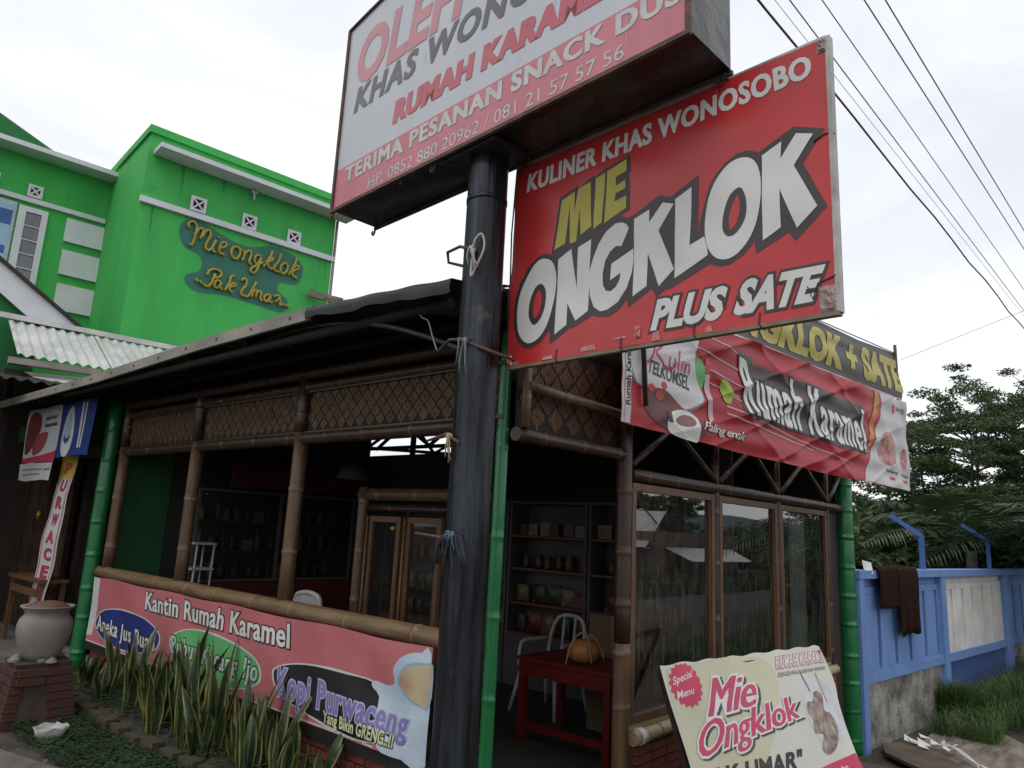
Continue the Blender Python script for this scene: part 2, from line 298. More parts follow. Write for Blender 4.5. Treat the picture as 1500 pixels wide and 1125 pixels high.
'script': [[(0.734,6.758),(0.714,6.812),(0.735,6.872),(0.788,6.899),(0.841,6.864),(0.866,6.793),(0.853,6.648),(0.823,6.455),(0.772,6.473)],[(0.838,6.643),(0.906,6.798),(0.969,6.819),(0.985,6.762),(0.948,6.608)],[(0.967,6.65),(1.037,6.806),(1.102,6.815),(1.115,6.716),(1.067,6.576),(1.062,6.486),(1.116,6.447),(1.173,6.521),(1.234,6.692)],[(1.228,6.681),(1.188,6.561),(1.188,6.473),(1.257,6.45)],[(1.24,6.753),(1.287,6.741)],[(1.304,6.541),(1.382,6.596),(1.427,6.646),(1.396,6.687),(1.34,6.66),(1.304,6.545),(1.328,6.459),(1.408,6.461)],[(1.613,6.678),(1.549,6.63),(1.527,6.533),(1.572,6.448),(1.642,6.447),(1.698,6.559),(1.668,6.658),(1.613,6.678),(1.723,6.639)],[(1.757,6.65),(1.776,6.564),(1.749,6.432)],[(1.76,6.514),(1.827,6.653),(1.898,6.661),(1.901,6.566),(1.879,6.45),(1.937,6.416)],[(2.092,6.624),(2.026,6.641),(1.979,6.553),(2.003,6.468),(2.065,6.477),(2.094,6.606),(2.077,6.453),(2.038,6.323),(1.992,6.26),(1.936,6.284),(1.94,6.349),(2.018,6.417),(2.149,6.53)],[(2.311,6.803),(2.279,6.681),(2.207,6.51),(2.157,6.44)],[(2.196,6.526),(2.299,6.665),(2.339,6.643),(2.24,6.539),(2.267,6.472),(2.345,6.439)],[(2.49,6.802),(2.453,6.64),(2.373,6.485),(2.402,6.433),(2.494,6.422)],[(2.585,6.641),(2.518,6.565),(2.511,6.469),(2.574,6.412),(2.642,6.488),(2.648,6.603),(2.585,6.641)],[(2.818,6.807),(2.779,6.642),(2.685,6.415)],[(2.725,6.521),(2.835,6.658),(2.88,6.614),(2.755,6.511),(2.783,6.433),(2.869,6.397)],[(0.965,5.862),(1.011,5.818)],[(1.039,5.852),(1.083,5.803)],[(1.293,6.045),(1.257,5.877),(1.203,5.784),(1.124,5.785),(1.109,5.819)],[(1.158,5.98),(1.182,6.075),(1.273,6.133),(1.376,6.118),(1.404,6.059),(1.343,5.98),(1.292,5.992)],[(1.409,5.928),(1.341,5.936),(1.301,5.855),(1.331,5.793),(1.396,5.828),(1.421,5.926),(1.404,5.83),(1.455,5.788)],[(1.649,6.12),(1.586,6.072),(1.567,5.946),(1.501,5.777)],[(1.536,5.857),(1.65,5.969),(1.682,5.924),(1.577,5.869),(1.601,5.813),(1.652,5.779)],[(1.792,6.047),(1.821,6.106),(1.88,6.086),(1.876,5.977),(1.804,5.85),(1.83,5.785),(1.936,5.782),(1.992,5.9),(2.069,6.103)],[(2.006,5.786),(2.05,5.934),(2.099,5.929),(2.089,5.808)],[(2.089,5.881),(2.148,5.942),(2.188,5.916),(2.183,5.806),(2.228,5.768)],[(2.351,5.932),(2.273,5.893),(2.261,5.808),(2.323,5.783),(2.374,5.92),(2.367,5.798),(2.427,5.792)],[(2.437,5.908),(2.515,5.957),(2.561,5.922),(2.481,5.804)],[(2.558,5.912),(2.59,5.837),(2.574,5.778),(2.649,5.811)],[(2.673,5.821),(2.716,5.78)],[(2.73,5.817),(2.768,5.774)]],
'blob': [(0.683,6.903),(0.836,6.959),(1.002,6.945),(1.177,6.879),(1.352,6.829),(1.566,6.772),(1.797,6.754),(1.989,6.796),(2.181,6.875),(2.381,6.92),(2.613,6.897),(2.835,6.831),(2.969,6.698),(2.99,6.511),(2.914,6.318),(2.785,6.254),(2.594,6.248),(2.507,6.187),(2.51,6.076),(2.624,5.995),(2.727,5.928),(2.746,5.765),(2.628,5.643),(2.384,5.656),(2.109,5.678),(1.842,5.69),(1.581,5.702),(1.332,5.68),(1.124,5.642),(0.96,5.658),(0.823,5.74),(0.79,5.867),(0.874,5.951),(0.994,6.012),(1.051,6.133),(1.026,6.265),(0.917,6.353),(0.769,6.377),(0.665,6.448),(0.597,6.599),(0.59,6.77)],
'towel': [(0.347,1.586),(0.862,1.587),(0.821,1.229),(0.355,1.257),(0.729,1.591),(1.416,1.557),(1.387,0.961),(0.929,0.938)],
}
# ---------------------------------------------------------------- materials
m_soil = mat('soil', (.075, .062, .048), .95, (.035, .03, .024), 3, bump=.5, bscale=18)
m_conc = mat('concrete', (.17, .155, .135), .9, (.085, .078, .068), 2.2, 8, bump=.25, bscale=30, dirt=((.07, .065, .055), 1.6, .55))
m_asph = mat('asphalt', (.07, .07, .072), .9, (.045, .045, .047), 4, bump=.2, bscale=60)
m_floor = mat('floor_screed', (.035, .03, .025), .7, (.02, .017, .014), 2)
m_green = mat('green_wall_paint', (.050, .44, .085), .75, (.036, .34, .066), 1.1, 8, bump=.12, bscale=14, stretch=(2.2, 2.2, .45), lo=.25, hi=.62, dirt=((.04, .22, .06), 1.3, .63))
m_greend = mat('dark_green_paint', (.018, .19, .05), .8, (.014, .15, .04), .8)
m_teal = mat('teal_print_paint', (.03, .16, .115), .7, (.027, .14, .10), 2)
m_white = mat('white_paint', (.68, .69, .72), .6, (.58, .59, .62), 1.5, 6, dirt=((.35, .34, .33), 2.5, .7))
m_yel = mat('gold_letter', (.42, .32, .03), .5, (.3, .22, .02), 8)
m_gpost = mat('green_enamel', (.010, .17, .048), .32, (.007, .12, .034), 3, 6, stretch=(3, 3, .7), coat=.3, dirt=((.02, .11, .04), 5, .6))
m_bam = mat('bamboo', (.15, .085, .042), .42, (.085, .045, .022), 3.0, 8, stretch=(9, 9, .6), bump=.15, dirt=((.07, .035, .018), 3, .58))
m_bamh = mat('bamboo_rail', (.21, .135, .072), .42, (.12, .07, .036), 3.0, 8, stretch=(6, .8, 6), bump=.15, dirt=((.12, .065, .035), 2.5, .6))
m_bamn = mat('bamboo_node', (.25, .18, .11), .55, (.15, .09, .05), 20)
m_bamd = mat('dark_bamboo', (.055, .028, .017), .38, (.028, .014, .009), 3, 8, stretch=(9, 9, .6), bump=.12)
m_bamp = mat('pale_bamboo', (.42, .34, .20), .5, (.28, .2, .11), 3, 8, stretch=(.7, 6, 6), bump=.15)
m_wood = mat('window_wood', (.15, .075, .03), .5, (.09, .042, .017), 4, 8, stretch=(8, 8, .8), bump=.12)
m_woodd = mat('dark_wood', (.030, .018, .012), .7, (.014, .009, .006), 3, 8, bump=.2)
m_weave = mat('weave_light', (.13, .072, .026), .6, (.07, .036, .013), 9, bump=.2)
m_weaved = mat('weave_dark', (.022, .011, .007), .8, (.012, .006, .004), 9, bump=.2)
m_tarp = mat('black_tarp', (.016, .016, .018), .6, (.010, .010, .011), 5, bump=.15, bscale=9)
m_zinc = mat('zinc_sheet', (.62, .62, .60), .45, (.42, .42, .41), 2.4, 8, metal=.25, dirt=((.22, .19, .16), 3.2, .62))
m_zincd = mat('weathered_zinc', (.30, .27, .24), .6, (.18, .16, .14), 3, 8, metal=.2, dirt=((.10, .07, .05), 4, .58), stretch=(1, .5, 1))
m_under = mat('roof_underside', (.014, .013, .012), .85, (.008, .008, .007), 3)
m_brickd = mat('shaded_brick', (.10, .03, .02), .9, (.04, .016, .012), 5, 6, bump=.4, bscale=40, dirt=((.04, .03, .025), 7, .5))  # darker copy of the red brick: the pedestal's shade is put into the colour
m_brick = mat('red_brick', (.20, .05, .028), .85, (.11, .028, .016), 5, 6, bump=.4, bscale=40, dirt=((.12, .07, .05), 9, .6))
m_mort = mat('mortar', (.16, .13, .11), .95, (.09, .07, .06), 12, bump=.4)
m_black = mat('black_paint', (.018, .017, .017), .5, (.01, .01, .01), 5, bump=.1)
m_steel = mat('black_steel_pipe', (.050, .058, .074), .30, (.010, .010, .011), 2.6, 12, stretch=(7, 7, .55), metal=.5, bump=.5, bscale=7, lo=.38, hi=.72, dirt=((.11, .075, .055), 5.5, .60))
m_bsheet = mat('dented_black_sheet', (.075, .073, .07), .26, (.03, .03, .032), 2.2, 8, metal=.55, bump=1.0, bscale=3.5, dirt=((.16, .14, .12), 3.5, .6))
m_rust = mat('rusty_iron', (.13, .07, .05), .7, (.06, .03, .022), 14, bump=.3)
m_alu = mat('grey_frame_metal', (.42, .40, .37), .45, (.26, .24, .22), 8, metal=.4)
m_wire = mat('cable_black', (.05, .03, .03), .6)
m_wirel = mat('cable_grey', (.25, .22, .22), .6)
m_acr = mat('acrylic_white', (.56, .58, .61), .3, (.50, .525, .56), 1.1, 8, stretch=(1, 3, .5), dirt=((.48, .49, .47), 1.5, .6))
m_acrp = mat('faded_print_pink', (.60, .20, .235), .35, (.52, .16, .19), 1.2, 8, stretch=(1, 3, .5))
m_acrr = mat('faded_print_red', (.55, .12, .15), .35, (.48, .095, .12), 2)
m_acrpk = mat('faded_print_rose', (.58, .25, .28), .35, (.50, .21, .24), 2)
m_acrg = mat('faded_print_grey', (.13, .125, .14), .35, (.10, .095, .11), 2)
m_red = mat('vinyl_red', (.54, .034, .034), .30, (.43, .026, .028), 1.3, 8, stretch=(1, 1, .8), bump=.22, bscale=2.2, dirt=((.56, .075, .075), 1.4, .56))
m_vw = mat('print_white', (.68, .68, .65), .38, (.58, .58, .55), 2.5, 9, bump=.12, bscale=2.2, dirt=((.44, .42, .39), 11, .66))
m_vdk = mat('print_dark', (.05, .038, .038), .45, (.04, .03, .03), 3)
m_vy = mat('print_yellow', (.50, .43, .07), .45, (.40, .34, .05), 3)
m_vink = mat('print_black', (.015, .014, .016), .45)
m_cl_pink = mat('banner_pink', (.60, .195, .205), .42, (.53, .15, .165), 1.2, 8, trans=.2, bump=.4, bscale=5, dirt=((.50, .14, .15), 3, .6))
m_cl_red = mat('banner_red', (.48, .02, .035), .42, (.36, .012, .022), .9, 5, trans=.15)
m_cl_white = mat('banner_white', (.72, .72, .72), .5, (.62, .62, .62), 1.5, 5, trans=.2)
m_cl_dark = mat('banner_black', (.055, .047, .04), .42, (.04, .034, .03), 1, 5, trans=.1)
m_cl_cream = mat('banner_cream', (.66, .64, .46), .5, (.56, .55, .38), .9, 5, trans=.15)
m_p_blue = mat('print_blue', (.012, .03, .19), .5, (.01, .02, .14), 3)
m_p_green = mat('print_green', (.13, .42, .15), .5, (.09, .33, .11), 1.5)
m_p_lav = mat('print_lavender', (.22, .20, .44), .5, (.17, .155, .36), 3)
m_p_paley = mat('print_pale_yellow', (.68, .68, .40), .5)
m_p_pink = mat('print_magenta', (.55, .035, .10), .5, (.47, .028, .08), 3)
m_p_cup = mat('print_cup', (.56, .64, .72), .5, (.38, .48, .58), 1.8, 3)
m_p_cof = mat('print_coffee', (.50, .42, .25), .5, (.42, .18, .16), 2.6, 2)
m_p_brown = mat('print_brown', (.18, .05, .04), .5, (.07, .02, .02), 5)
m_p_food = mat('print_food', (.40, .34, .28), .5, (.13, .06, .055), 14, 6)
m_p_orange = mat('print_orange', (.60, .30, .06), .5, (.5, .2, .05), 4)
m_p_lime = mat('print_lime', (.33, .45, .05), .5, (.2, .3, .03), 5)
m_blue = mat('wall_light_blue', (.155, .275, .55), .75, (.12, .215, .45), 1.6, 10, bump=.2, bscale=30, stretch=(1.5, 1.5, .6), dirt=((.26, .36, .56), 4, .6))
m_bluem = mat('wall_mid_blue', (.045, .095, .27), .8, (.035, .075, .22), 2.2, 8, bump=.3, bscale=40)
m_wwhite = mat('wall_white', (.70, .69, .66), .8, (.52, .50, .47), 1.8, 8, bump=.12, bscale=35, dirt=((.33, .31, .28), 2.6, .64))
m_render = mat('rough_render', (.36, .34, .30), .95, (.10, .095, .085), 3.0, 12, bump=.9, bscale=26, lo=.36, hi=.58)
m_towel = mat('brown_towel', (.038, .017, .011), 1.0, (.018, .008, .005), 26, bump=1.0, bscale=90, spec=.1)
m_ply = mat('old_plywood', (.25, .215, .17), .85, (.09, .065, .045), 1.6, 8, stretch=(1, 5, 5), bump=.25, dirt=((.06, .05, .04), 1.8, .55))
m_redp = mat('red_table_paint', (.11, .006, .006), .42, (.08, .005, .005), 3, dirt=((.24, .07, .055), 12, .74))
m_plast = mat('white_plastic', (.45, .45, .44), .45)
m_card = mat('cardboard', (.16, .10, .055), .85, (.12, .075, .04), 3)
m_melam = mat('white_melamine', (.075, .075, .073), .7, (.055, .055, .054), 2)
m_gourd = mat('orange_gourd', (.34, .14, .025), .5, (.30, .12, .03), 4, dirt=((.17, .13, .09), 3, .6))
m_straw = mat('straw_string', (.42, .35, .17), .8)
m_clay = mat('grey_clay', (.25, .225, .195), .8, (.16, .14, .12), 2, 8, bump=.2, bscale=30)
m_claylid = mat('brown_clay', (.13, .06, .035), .7, (.08, .035, .02), 5)
m_leafc = mat('snake_plant_green', (.035, .06, .026), .4, (.014, .03, .013), 9, 3, stretch=(1, 1, 4))
m_leafe = mat('snake_plant_edge', (.24, .23, .06), .4, (.13, .13, .035), 5)
m_fol = [mat('foliage_dark', (.045, .082, .026), .55, (.022, .044, .014), .9, 3, trans=.25),
         mat('foliage_mid', (.085, .145, .045), .5, (.042, .078, .024), .8, 3, trans=.3),
         mat('foliage_light', (.17, .23, .07), .5, (.10, .15, .04), .8, 3, trans=.3)]
m_palm = mat('palm_leaf', (.07, .105, .05), .42, (.035, .06, .025), .8, 3, trans=.25)
m_bark = mat('bark', (.12, .10, .085), .9, (.06, .05, .042), 5, 8, bump=.4)
m_grass = mat('grass_blade', (.085, .155, .04), .6, (.035, .075, .018), 1.2, 4, trans=.25)
m_grassd = mat('dry_grass_blade', (.22, .20, .09), .7)
m_weedm = mat('weed_leaf', (.035, .08, .024), .6, (.016, .04, .012), 3, 3, trans=.2)
g_pane = glass_mat('window_glass', 2.8, dirt=.08)
g_cab = glass_mat('cabinet_glass', 1.5, dirt=.03)

def culm(pts, r, node=.36, seg=10, jitter=.04):
    """bamboo culm along a straight line: list of points, radii and material ids with swollen pale joints"""
    a, b = Vector(pts[0]), Vector(pts[1]); Ln = (b-a).length; d = (b-a)/Ln
    P = [a]; rr = [r]; ms = []
    s = node*random.uniform(.35, .8)
    while s < Ln-.05:
        for ds, k, mi in ((-.045, 1.0, 0), (-.02, .985, 0), (-.007, 1.05, 1), (.004, 1.06, 1), (.014, .985, 0), (.045, 1.0, 0)):
            P.append(a+d*(s+ds)+Vector((random.uniform(-1, 1), random.uniform(-1, 1), random.uniform(-1, 1)))*.0012); rr.append(r*k); ms.append(0)
        ms[-4] = 1; ms[-3] = 1; s += node*random.uniform(.85, 1.15)
    P.append(b); rr.append(r*.97); ms.append(0); ms.append(0)
    return P, rr, ms
def bamboo(name, a, b, r, mats, parent, node=.36, seg=12, **kw):
    P, rr, ms = culm((a, b), r, node); mb = MB(); mb.tube(P, rr, seg, mis=ms)
    return make(name, mb, mats, parent, **kw)

# ---------------------------------------------------------------- ground
def ground_z(x, y):
    s = max(0, min(1, (x-6.6)/2.4)); s = s*s*(3-2*s); t = max(0, min(1, (y+2.3)/1.6)); t = t*t*(3-2*t)
    return -.65*s*t
g = MB(); gxs = [-400, -60, -10, 0, 3, 5, 6]+list(np.arange(6.5, 9.6, .2))+[10, 12, 16, 25, 60, 400]; gys = [-400, -60, -10, -4, -2.4]+list(np.arange(-2.2, .4, .2))+[1, 2, 3, 5, 9, 16, 40, 400]
g.add([(x, y, ground_z(x, y)) for x in gxs for y in gys], [(i*len(gys)+j, (i+1)*len(gys)+j, (i+1)*len(gys)+j+1, i*len(gys)+j+1) for i in range(len(gxs)-1) for j in range(len(gys)-1)], 0, True)
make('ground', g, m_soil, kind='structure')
fr_road = frame((0, 0, 0), -5.9)
mb = MB(); mb.add([tuple(fr_road.P+fr_road.d*u+fr_road.n*k+Vector((0, 0, .006))) for u, k in ((-80, -9.5), (120, -9.5), (120, -2.4), (-80, -2.4))], [(0, 1, 2, 3)])
make('road', mb, m_asph, kind='structure')
mb = MB()   # concrete path left of the planter, uneven edge
edge = [(-4, -2.2), (2.1, -1.6), (2.2, 1.5), (2.35, 3.6), (2.22, 5.0), (2.02, 5.75), (1.86, 6.4), (1.9, 7.2), (2.05, 7.6), (2.1, 9.2), (-4, 9.5)]
mb.prism(edge, lambda u, v, h: (u, v, h), -.02, .02)
make('path', mb, m_conc, kind='structure')
mb = MB(); mb.box(2.7, 3.2, 9.05, 13.2, -.01, .10); mb.box(3.2, 4.0, 9.05, 13.2, -.01, .12)
make('porch_floor', mb, m_conc, kind='structure')
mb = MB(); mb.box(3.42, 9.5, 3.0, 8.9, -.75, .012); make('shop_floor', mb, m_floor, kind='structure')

# ================================================================ the shop
X0, Y0 = 3.291, 2.868
shop = root('bamboo_shop', (X0, Y0, 0), 'open fronted bamboo snack shop with dark roof, woven panels and glazed right side', 'shop')
# roof: two slopes with ridge, eave on the street side, tarp edge near the sign pole
def sheet(pts_lo, pts_hi, n, amp, m, name, parent, thick=.012):
    mb = MB(); a0, a1 = Vector(pts_lo[0]), Vector(pts_lo[1]); b0, b1 = Vector(pts_hi[0]), Vector(pts_hi[1])
    nn = (a1-a0).cross(b0-a0).normalized()
    if nn.z < 0: nn = -nn
    vs = []
    for i in range(n+1):
        t = i/n; o = nn*amp*math.sin(i*math.pi/2)
        vs += [a0.lerp(a1, t)+o, b0.lerp(b1, t)+o, a0.lerp(a1, t)+o-nn*thick, b0.lerp(b1, t)+o-nn*thick]
    fs = []
    for i in range(n):
        k = 4*i; fs += [(k, k+4, k+5, k+1), (k+2, k+3, k+7, k+6), (k, k+2, k+6, k+4), (k+1, k+5, k+7, k+3)]
    mb.add(vs, fs, 0, True)
    return make(name, mb, m, parent)
def eave_z(y):
    return float(np.interp(y, [2.76, 3.3, 4.1, 5.6, 7.8, 11.3], [3.075, 3.105, 3.14, 3.13, 3.07, 3.04]))
mb = MB(); ys = np.linspace(2.78, 11.3, 30)
for k, (xa, za, xb, zb) in enumerate(((2.6, 0, 6.2, 3.85), )):
    vs = []; fs = []
    for i, y in enumerate(ys):
        ez = eave_z(y); rz = 3.82
        for (x, z) in ((2.6, ez), (4.4, ez+(rz-ez)*.5-.03), (6.2, rz)): vs.append((x, y, z))
        for (x, z) in ((2.6, ez-.02), (4.4, ez+(rz-ez)*.5-.05), (6.2, rz-.02)): vs.append((x, y, z))
    for i in range(len(ys)-1):
        for j in range(2):
            a = i*6+j; fs += [(a, a+1, a+7, a+6), (a+3, a+9, a+10, a+4)]
    fs += [(6*i, 6*i+6, 6*i+9, 6*i+3) for i in range(len(ys)-1)] + [(0, 3, 4, 1), (1, 4, 5, 2)]
    e = 6*(len(ys)-1); fs += [(e, e+1, e+4, e+3), (e+1, e+2, e+5, e+4)]
    mb.add(vs, fs)
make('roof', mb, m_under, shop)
roof2 = sheet(((6.2, 2.75, 3.82), (6.2, 9.2, 3.82)), ((9.75, 2.75, 3.3), (9.75, 9.2, 3.3)), 60, .018, m_zincd, 'roof', shop)
mb = MB()      # metal flashing along the eave with a slight drip lip
pts = [y for y in np.linspace(4.1, 11.3, 24)]
for a, b in zip(pts[:-1], pts[1:]):
    za, zb = eave_z(a), eave_z(b)
    vs = [(2.585, a, za+.012), (2.585, b, zb+.012), (2.572, a, za-.085), (2.572, b, zb-.085), (2.70, a, za+.035), (2.70, b, zb+.035), (2.60, a, za-.085), (2.60, b, zb-.085)]
    mb.add(vs, [(0, 1, 3, 2), (0, 4, 5, 1), (2, 3, 7, 6)], 0)
make('fascia', mb, m_zincd, shop)
nb = MB(); nb.lathe((0, 0, 0), [(.0, .008), (.012, .005), (.015, 0)], 8); nb.v = [(-z, y_, x) for x, y_, z in nb.v]
nm = bpy.data.meshes.new('nail'); nm.from_pydata(nb.v, [], nb.f); nm.materials.append(m_rust)
for y in np.arange(4.35, 11.2, .52):
    inst('nail', nm, shop, (2.577, y, eave_z(y)-.035))
# black tarp hanging over the last metre of eave, sagging edge
mb = MB(); ys = np.linspace(2.74, 4.14, 40); vs = []; fs = []
for i, y in enumerate(ys):
    ez = eave_z(y); dr = .085+.008*math.sin(y*9)+.004*math.sin(y*23+1); fl = .006*math.sin(y*14)
    for x, z in ((3.1, ez+.11), (2.64, ez+.010+.003*math.sin(y*11)), (2.565+fl*.3, ez-.004+.003*math.sin(y*17)), (2.55+fl, ez-dr*.5), (2.555+fl*1.6, ez-dr)): vs.append((x, y, z))
for i in range(len(ys)-1):
    for j in range(4): a = i*5+j; fs.append((a, a+1, a+6, a+5))
mb.add(vs, fs, 0, True); make('tarp', mb, m_tarp, shop)
# curved black hose under the eave
hp = spline([(2.75, 5.2, 3.02), (2.7, 4.6, 3.06), (2.68, 4.0, 3.03), (2.68, 3.5, 2.95), (2.7, 3.1, 2.83), (2.75, 2.82, 2.72)], 5, False)
make('hose', MB().tube(hp, .018, 8), m_black, shop)
# rafters and purlins
for x in (2.68, 3.35, 4.3, 5.3):
    z = 3.04+(x-2.6)*.2-.075
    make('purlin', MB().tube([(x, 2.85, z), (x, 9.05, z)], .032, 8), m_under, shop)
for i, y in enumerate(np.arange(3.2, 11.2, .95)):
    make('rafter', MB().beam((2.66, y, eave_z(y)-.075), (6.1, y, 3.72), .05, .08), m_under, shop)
# truss in the roof space, seen against the light
for y in (7.2, 9.0):
    make('truss', MB().beam((6.9, y, 2.86), (9.7, y, 3.02), .05, .05).beam((6.9, y, 2.86), (6.9, y, 3.6), .05, .05)
         .beam((6.9, y, 2.86), (7.7, y, 3.45), .04, .04).beam((7.7, y, 3.45), (8.3, y, 2.93), .04, .04).beam((8.3, y, 2.93), (9.0, y, 3.3), .04, .04), m_woodd, shop)
make('truss', MB().beam((7.0, 6.3, 2.84), (7.0, 9.4, 2.86), .05, .05).beam((7.0, 8.9, 2.84), (7.0, 8.3, 3.2), .04, .04).beam((7.0, 8.3, 3.2), (7.0, 7.7, 2.86), .04, .04).beam((7.0, 7.7, 2.86), (7.0, 7.2, 3.15), .04, .04)
     .beam((7.0, 8.05, 2.7), (7.0, 8.05, 3.2), .07, .05), m_woodd, shop)
# bamboo posts of the left front, rails, beams
for i, (y, r) in enumerate(((8.72, .062), (6.97, .060), (5.17, .058))):
    bamboo('post', (X0, y, 1.08), (X0, y, 2.44), r, [m_bam, m_bamn], shop, .55)
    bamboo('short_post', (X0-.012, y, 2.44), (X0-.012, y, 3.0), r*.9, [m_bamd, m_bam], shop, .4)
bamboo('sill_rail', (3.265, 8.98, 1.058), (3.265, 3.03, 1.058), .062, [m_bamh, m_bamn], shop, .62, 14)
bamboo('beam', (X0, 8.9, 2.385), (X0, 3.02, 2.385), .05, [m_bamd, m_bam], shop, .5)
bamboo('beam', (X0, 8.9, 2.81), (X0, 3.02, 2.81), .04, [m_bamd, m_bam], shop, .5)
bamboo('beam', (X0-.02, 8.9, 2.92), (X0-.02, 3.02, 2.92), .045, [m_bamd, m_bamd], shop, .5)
# woven lattice panels above the openings: dark backing and stepped diamonds in relief
def woven(parent, fn, u0, u1, z0, z1, du=.118, dz=.125, m1=m_weave, m2=m_weaved, seed=1):
    mb = MB(); mb.add([fn(a, z, h) for h in (0, -.008) for a, z in ((u0, z0), (u1, z0), (u1, z1), (u0, z1))], [(0, 1, 2, 3), (4, 7, 6, 5), (0, 4, 5, 1), (1, 5, 6, 2), (2, 6, 7, 3), (3, 7, 4, 0)])
    make('woven_panel', mb, m2, parent)
    mb = MB(); rr_ = random.Random(seed); row = 0; z = z0+dz*.45
    while z < z1-.02:
        u = u0+du*(.5 if row % 2 else 1.0)
        while u < u1-.03:
            for k in range(-3, 4):
                hh = (4-abs(k))*dz*.106*rr_.uniform(.85, 1.1)
                if k == 0 and rr_.random() < .7:
                    segs = ((-hh, -.006), (.006, hh))
                else: segs = ((-hh, hh),)
                for lo, hi in segs:
                    a, b = u+k*du*.112-du*.048, u+k*du*.112+du*.048; lo2, hi2 = max(z+lo, z0), min(z+hi, z1)
                    if hi2 <= lo2: continue
                    h = .004+.002*rr_.random()
                    mb.add([fn(a, lo2, h), fn(b, lo2, h), fn(b, hi2, h), fn(a, hi2, h), fn(a, lo2, 0), fn(b, lo2, 0), fn(b, hi2, 0), fn(a, hi2, 0)], [(0, 1, 2, 3), (0, 4, 5, 1), (1, 5, 6, 2), (2, 6, 7, 3), (3, 7, 4, 0)])
            u += du
        z += dz*.5; row += 1
    make('woven_strips', mb, m1, parent, kind='stuff')
fx = frame((X0+.01, 0, 0), 90)                 # u = world Y, outward = -X
for k, (a, b) in enumerate(((2.95, 5.11), (5.23, 6.91), (7.03, 8.66))): woven(shop, fx, max(a, 3.0), b, 2.44, 2.77, seed=k)
# thin bamboo battens over the panels
for z in (2.43, 2.775): make('batten', MB().box(X0-.02, X0-.005, 2.95, 8.7, z-.012, z+.012), m_bamd, shop)
# corner posts (green painted bamboo)
bamboo('corner_post', (X0+.03, Y0+.125, 0), (X0+.035, Y0+.12, 2.98), .041, [m_gpost, m_gpost], shop, .52, 14)
bamboo('corner_post', (3.2, 8.93, 0), (3.2, 8.93, 2.98), .082, [m_gpost, m_gpost], shop, .34, 16)
bamboo('corner_post', (9.62, Y0-.02, -.68), (9.62, Y0-.02, 2.95), .105, [m_gpost, m_gpost], shop, .34, 16)
bamboo('corner_post', (9.62, 8.93, 0), (9.62, 8.93, 2.95), .09, [m_gpost, m_gpost], shop, .34, 12)
# right side (Y = Y0): doorway, dark bamboo post, windows
fy = frame((0, Y0, 0), 0, -1)                  # u = world X, outward = -Y
P, rr, ms = culm(((4.555, Y0, 0), (4.555, Y0, 2.95)), .058, .42)
bamboo('door_post', (4.555, Y0, 1.0), (4.555, Y0, 2.98), .058, [m_bamd, m_bam], shop, .42, 14)
bamboo('door_post', (4.555, Y0, 0.0), (4.555, Y0, 1.0), .060, [m_bam, m_bamn], shop, .42, 14)
bamboo('door_beam', (3.31, Y0, 2.32), (4.6, Y0, 2.32), .045, [m_bamd, m_bam], shop, .4)
bamboo('door_beam', (3.34, Y0-.05, 2.62), (4.55, Y0-.05, 2.60), .034, [m_bam, m_bamn], shop, .55)
bamboo('short_post', (3.35, Y0-.04, 2.36), (3.35, Y0-.04, 2.95), .03, [m_bam, m_bamn], shop, .5)
woven(shop, frame((0, Y0+.03, 0), 0, -1), 3.34, 4.52, 2.37, 2.95, .2, .2, m1=mat('weave_shade', (.13, .06, .03), .7, (.07, .03, .015), 9), seed=9)
for x in (6.03, 7.46, 8.98): bamboo('window_post', (x, Y0, .36), (x, Y0, 2.62), .045, [m_bamd, m_bam], shop, .45)
bamboo('window_beam', (4.6, Y0-.012, 2.185), (9.55, Y0-.012, 2.185), .048, [m_bamd, m_bam], shop, .5)
bamboo('window_beam', (4.6, Y0, 2.62), (9.55, Y0, 2.62), .04, [m_bamd, m_bam], shop, .5)
for a, b in (((4.6, 2.25), (5.2, 2.6)), ((5.25, 2.6), (6.0, 2.24)), ((6.06, 2.24), (6.75, 2.6)), ((6.8, 2.6), (7.42, 2.24)), ((7.5, 2.24), (8.15, 2.6)), ((8.2, 2.6), (8.95, 2.24)), ((9.0, 2.24), (9.5, 2.6))):
    bamboo('brace', (a[0], Y0-.03, a[1]), (b[0], Y0-.03, b[1]), .027, [m_bamd, m_bam], shop, .4, 8)
bamboo('window_sill', (4.63, Y0-.05, .365), (9.0, Y0-.05, .365), .05, [m_bamp, m_bamn], shop, .5)
make('window_ledge', MB().box(4.62, 9.02, Y0-.02, Y0+.07, .41, .445), m_bamp, shop)
make('tie', MB().tube([(4.70, Y0-.05, .365), (4.77, Y0-.05, .365)], .056, 12), m_vw, shop)
for (a, b) in ((4.625, 5.98), (6.08, 7.41), (7.51, 8.93)):
    wf = MB()
    fw = .055
    wf.box(a, a+fw, Y0-.03, Y0+.03, .45, 2.125).box(b-fw, b, Y0-.03, Y0+.03, .45, 2.125).box(a+fw, b-fw, Y0-.028, Y0+.028, 2.07, 2.125).box(a+fw, b-fw, Y0-.028, Y0+.028, .45, .50)
    wfo = make('window', wf, m_wood, shop)
    for q0 in (a+fw, b-fw-.012): make('bead', MB().box(q0, q0+.012, Y0-.02, Y0, .5, 2.07), m_bam, wfo)
    make('pane', MB().add([(a+fw, Y0+.006, .50), (b-fw, Y0+.006, .50), (b-fw, Y0+.006, 2.07), (a+fw, Y0+.006, 2.07)], [(0, 1, 2, 3)]), g_pane, wfo)
make('sticker', MB().box(4.69, 4.72, Y0-.002, Y0+.001, 2.0, 2.06), m_vw, shop)
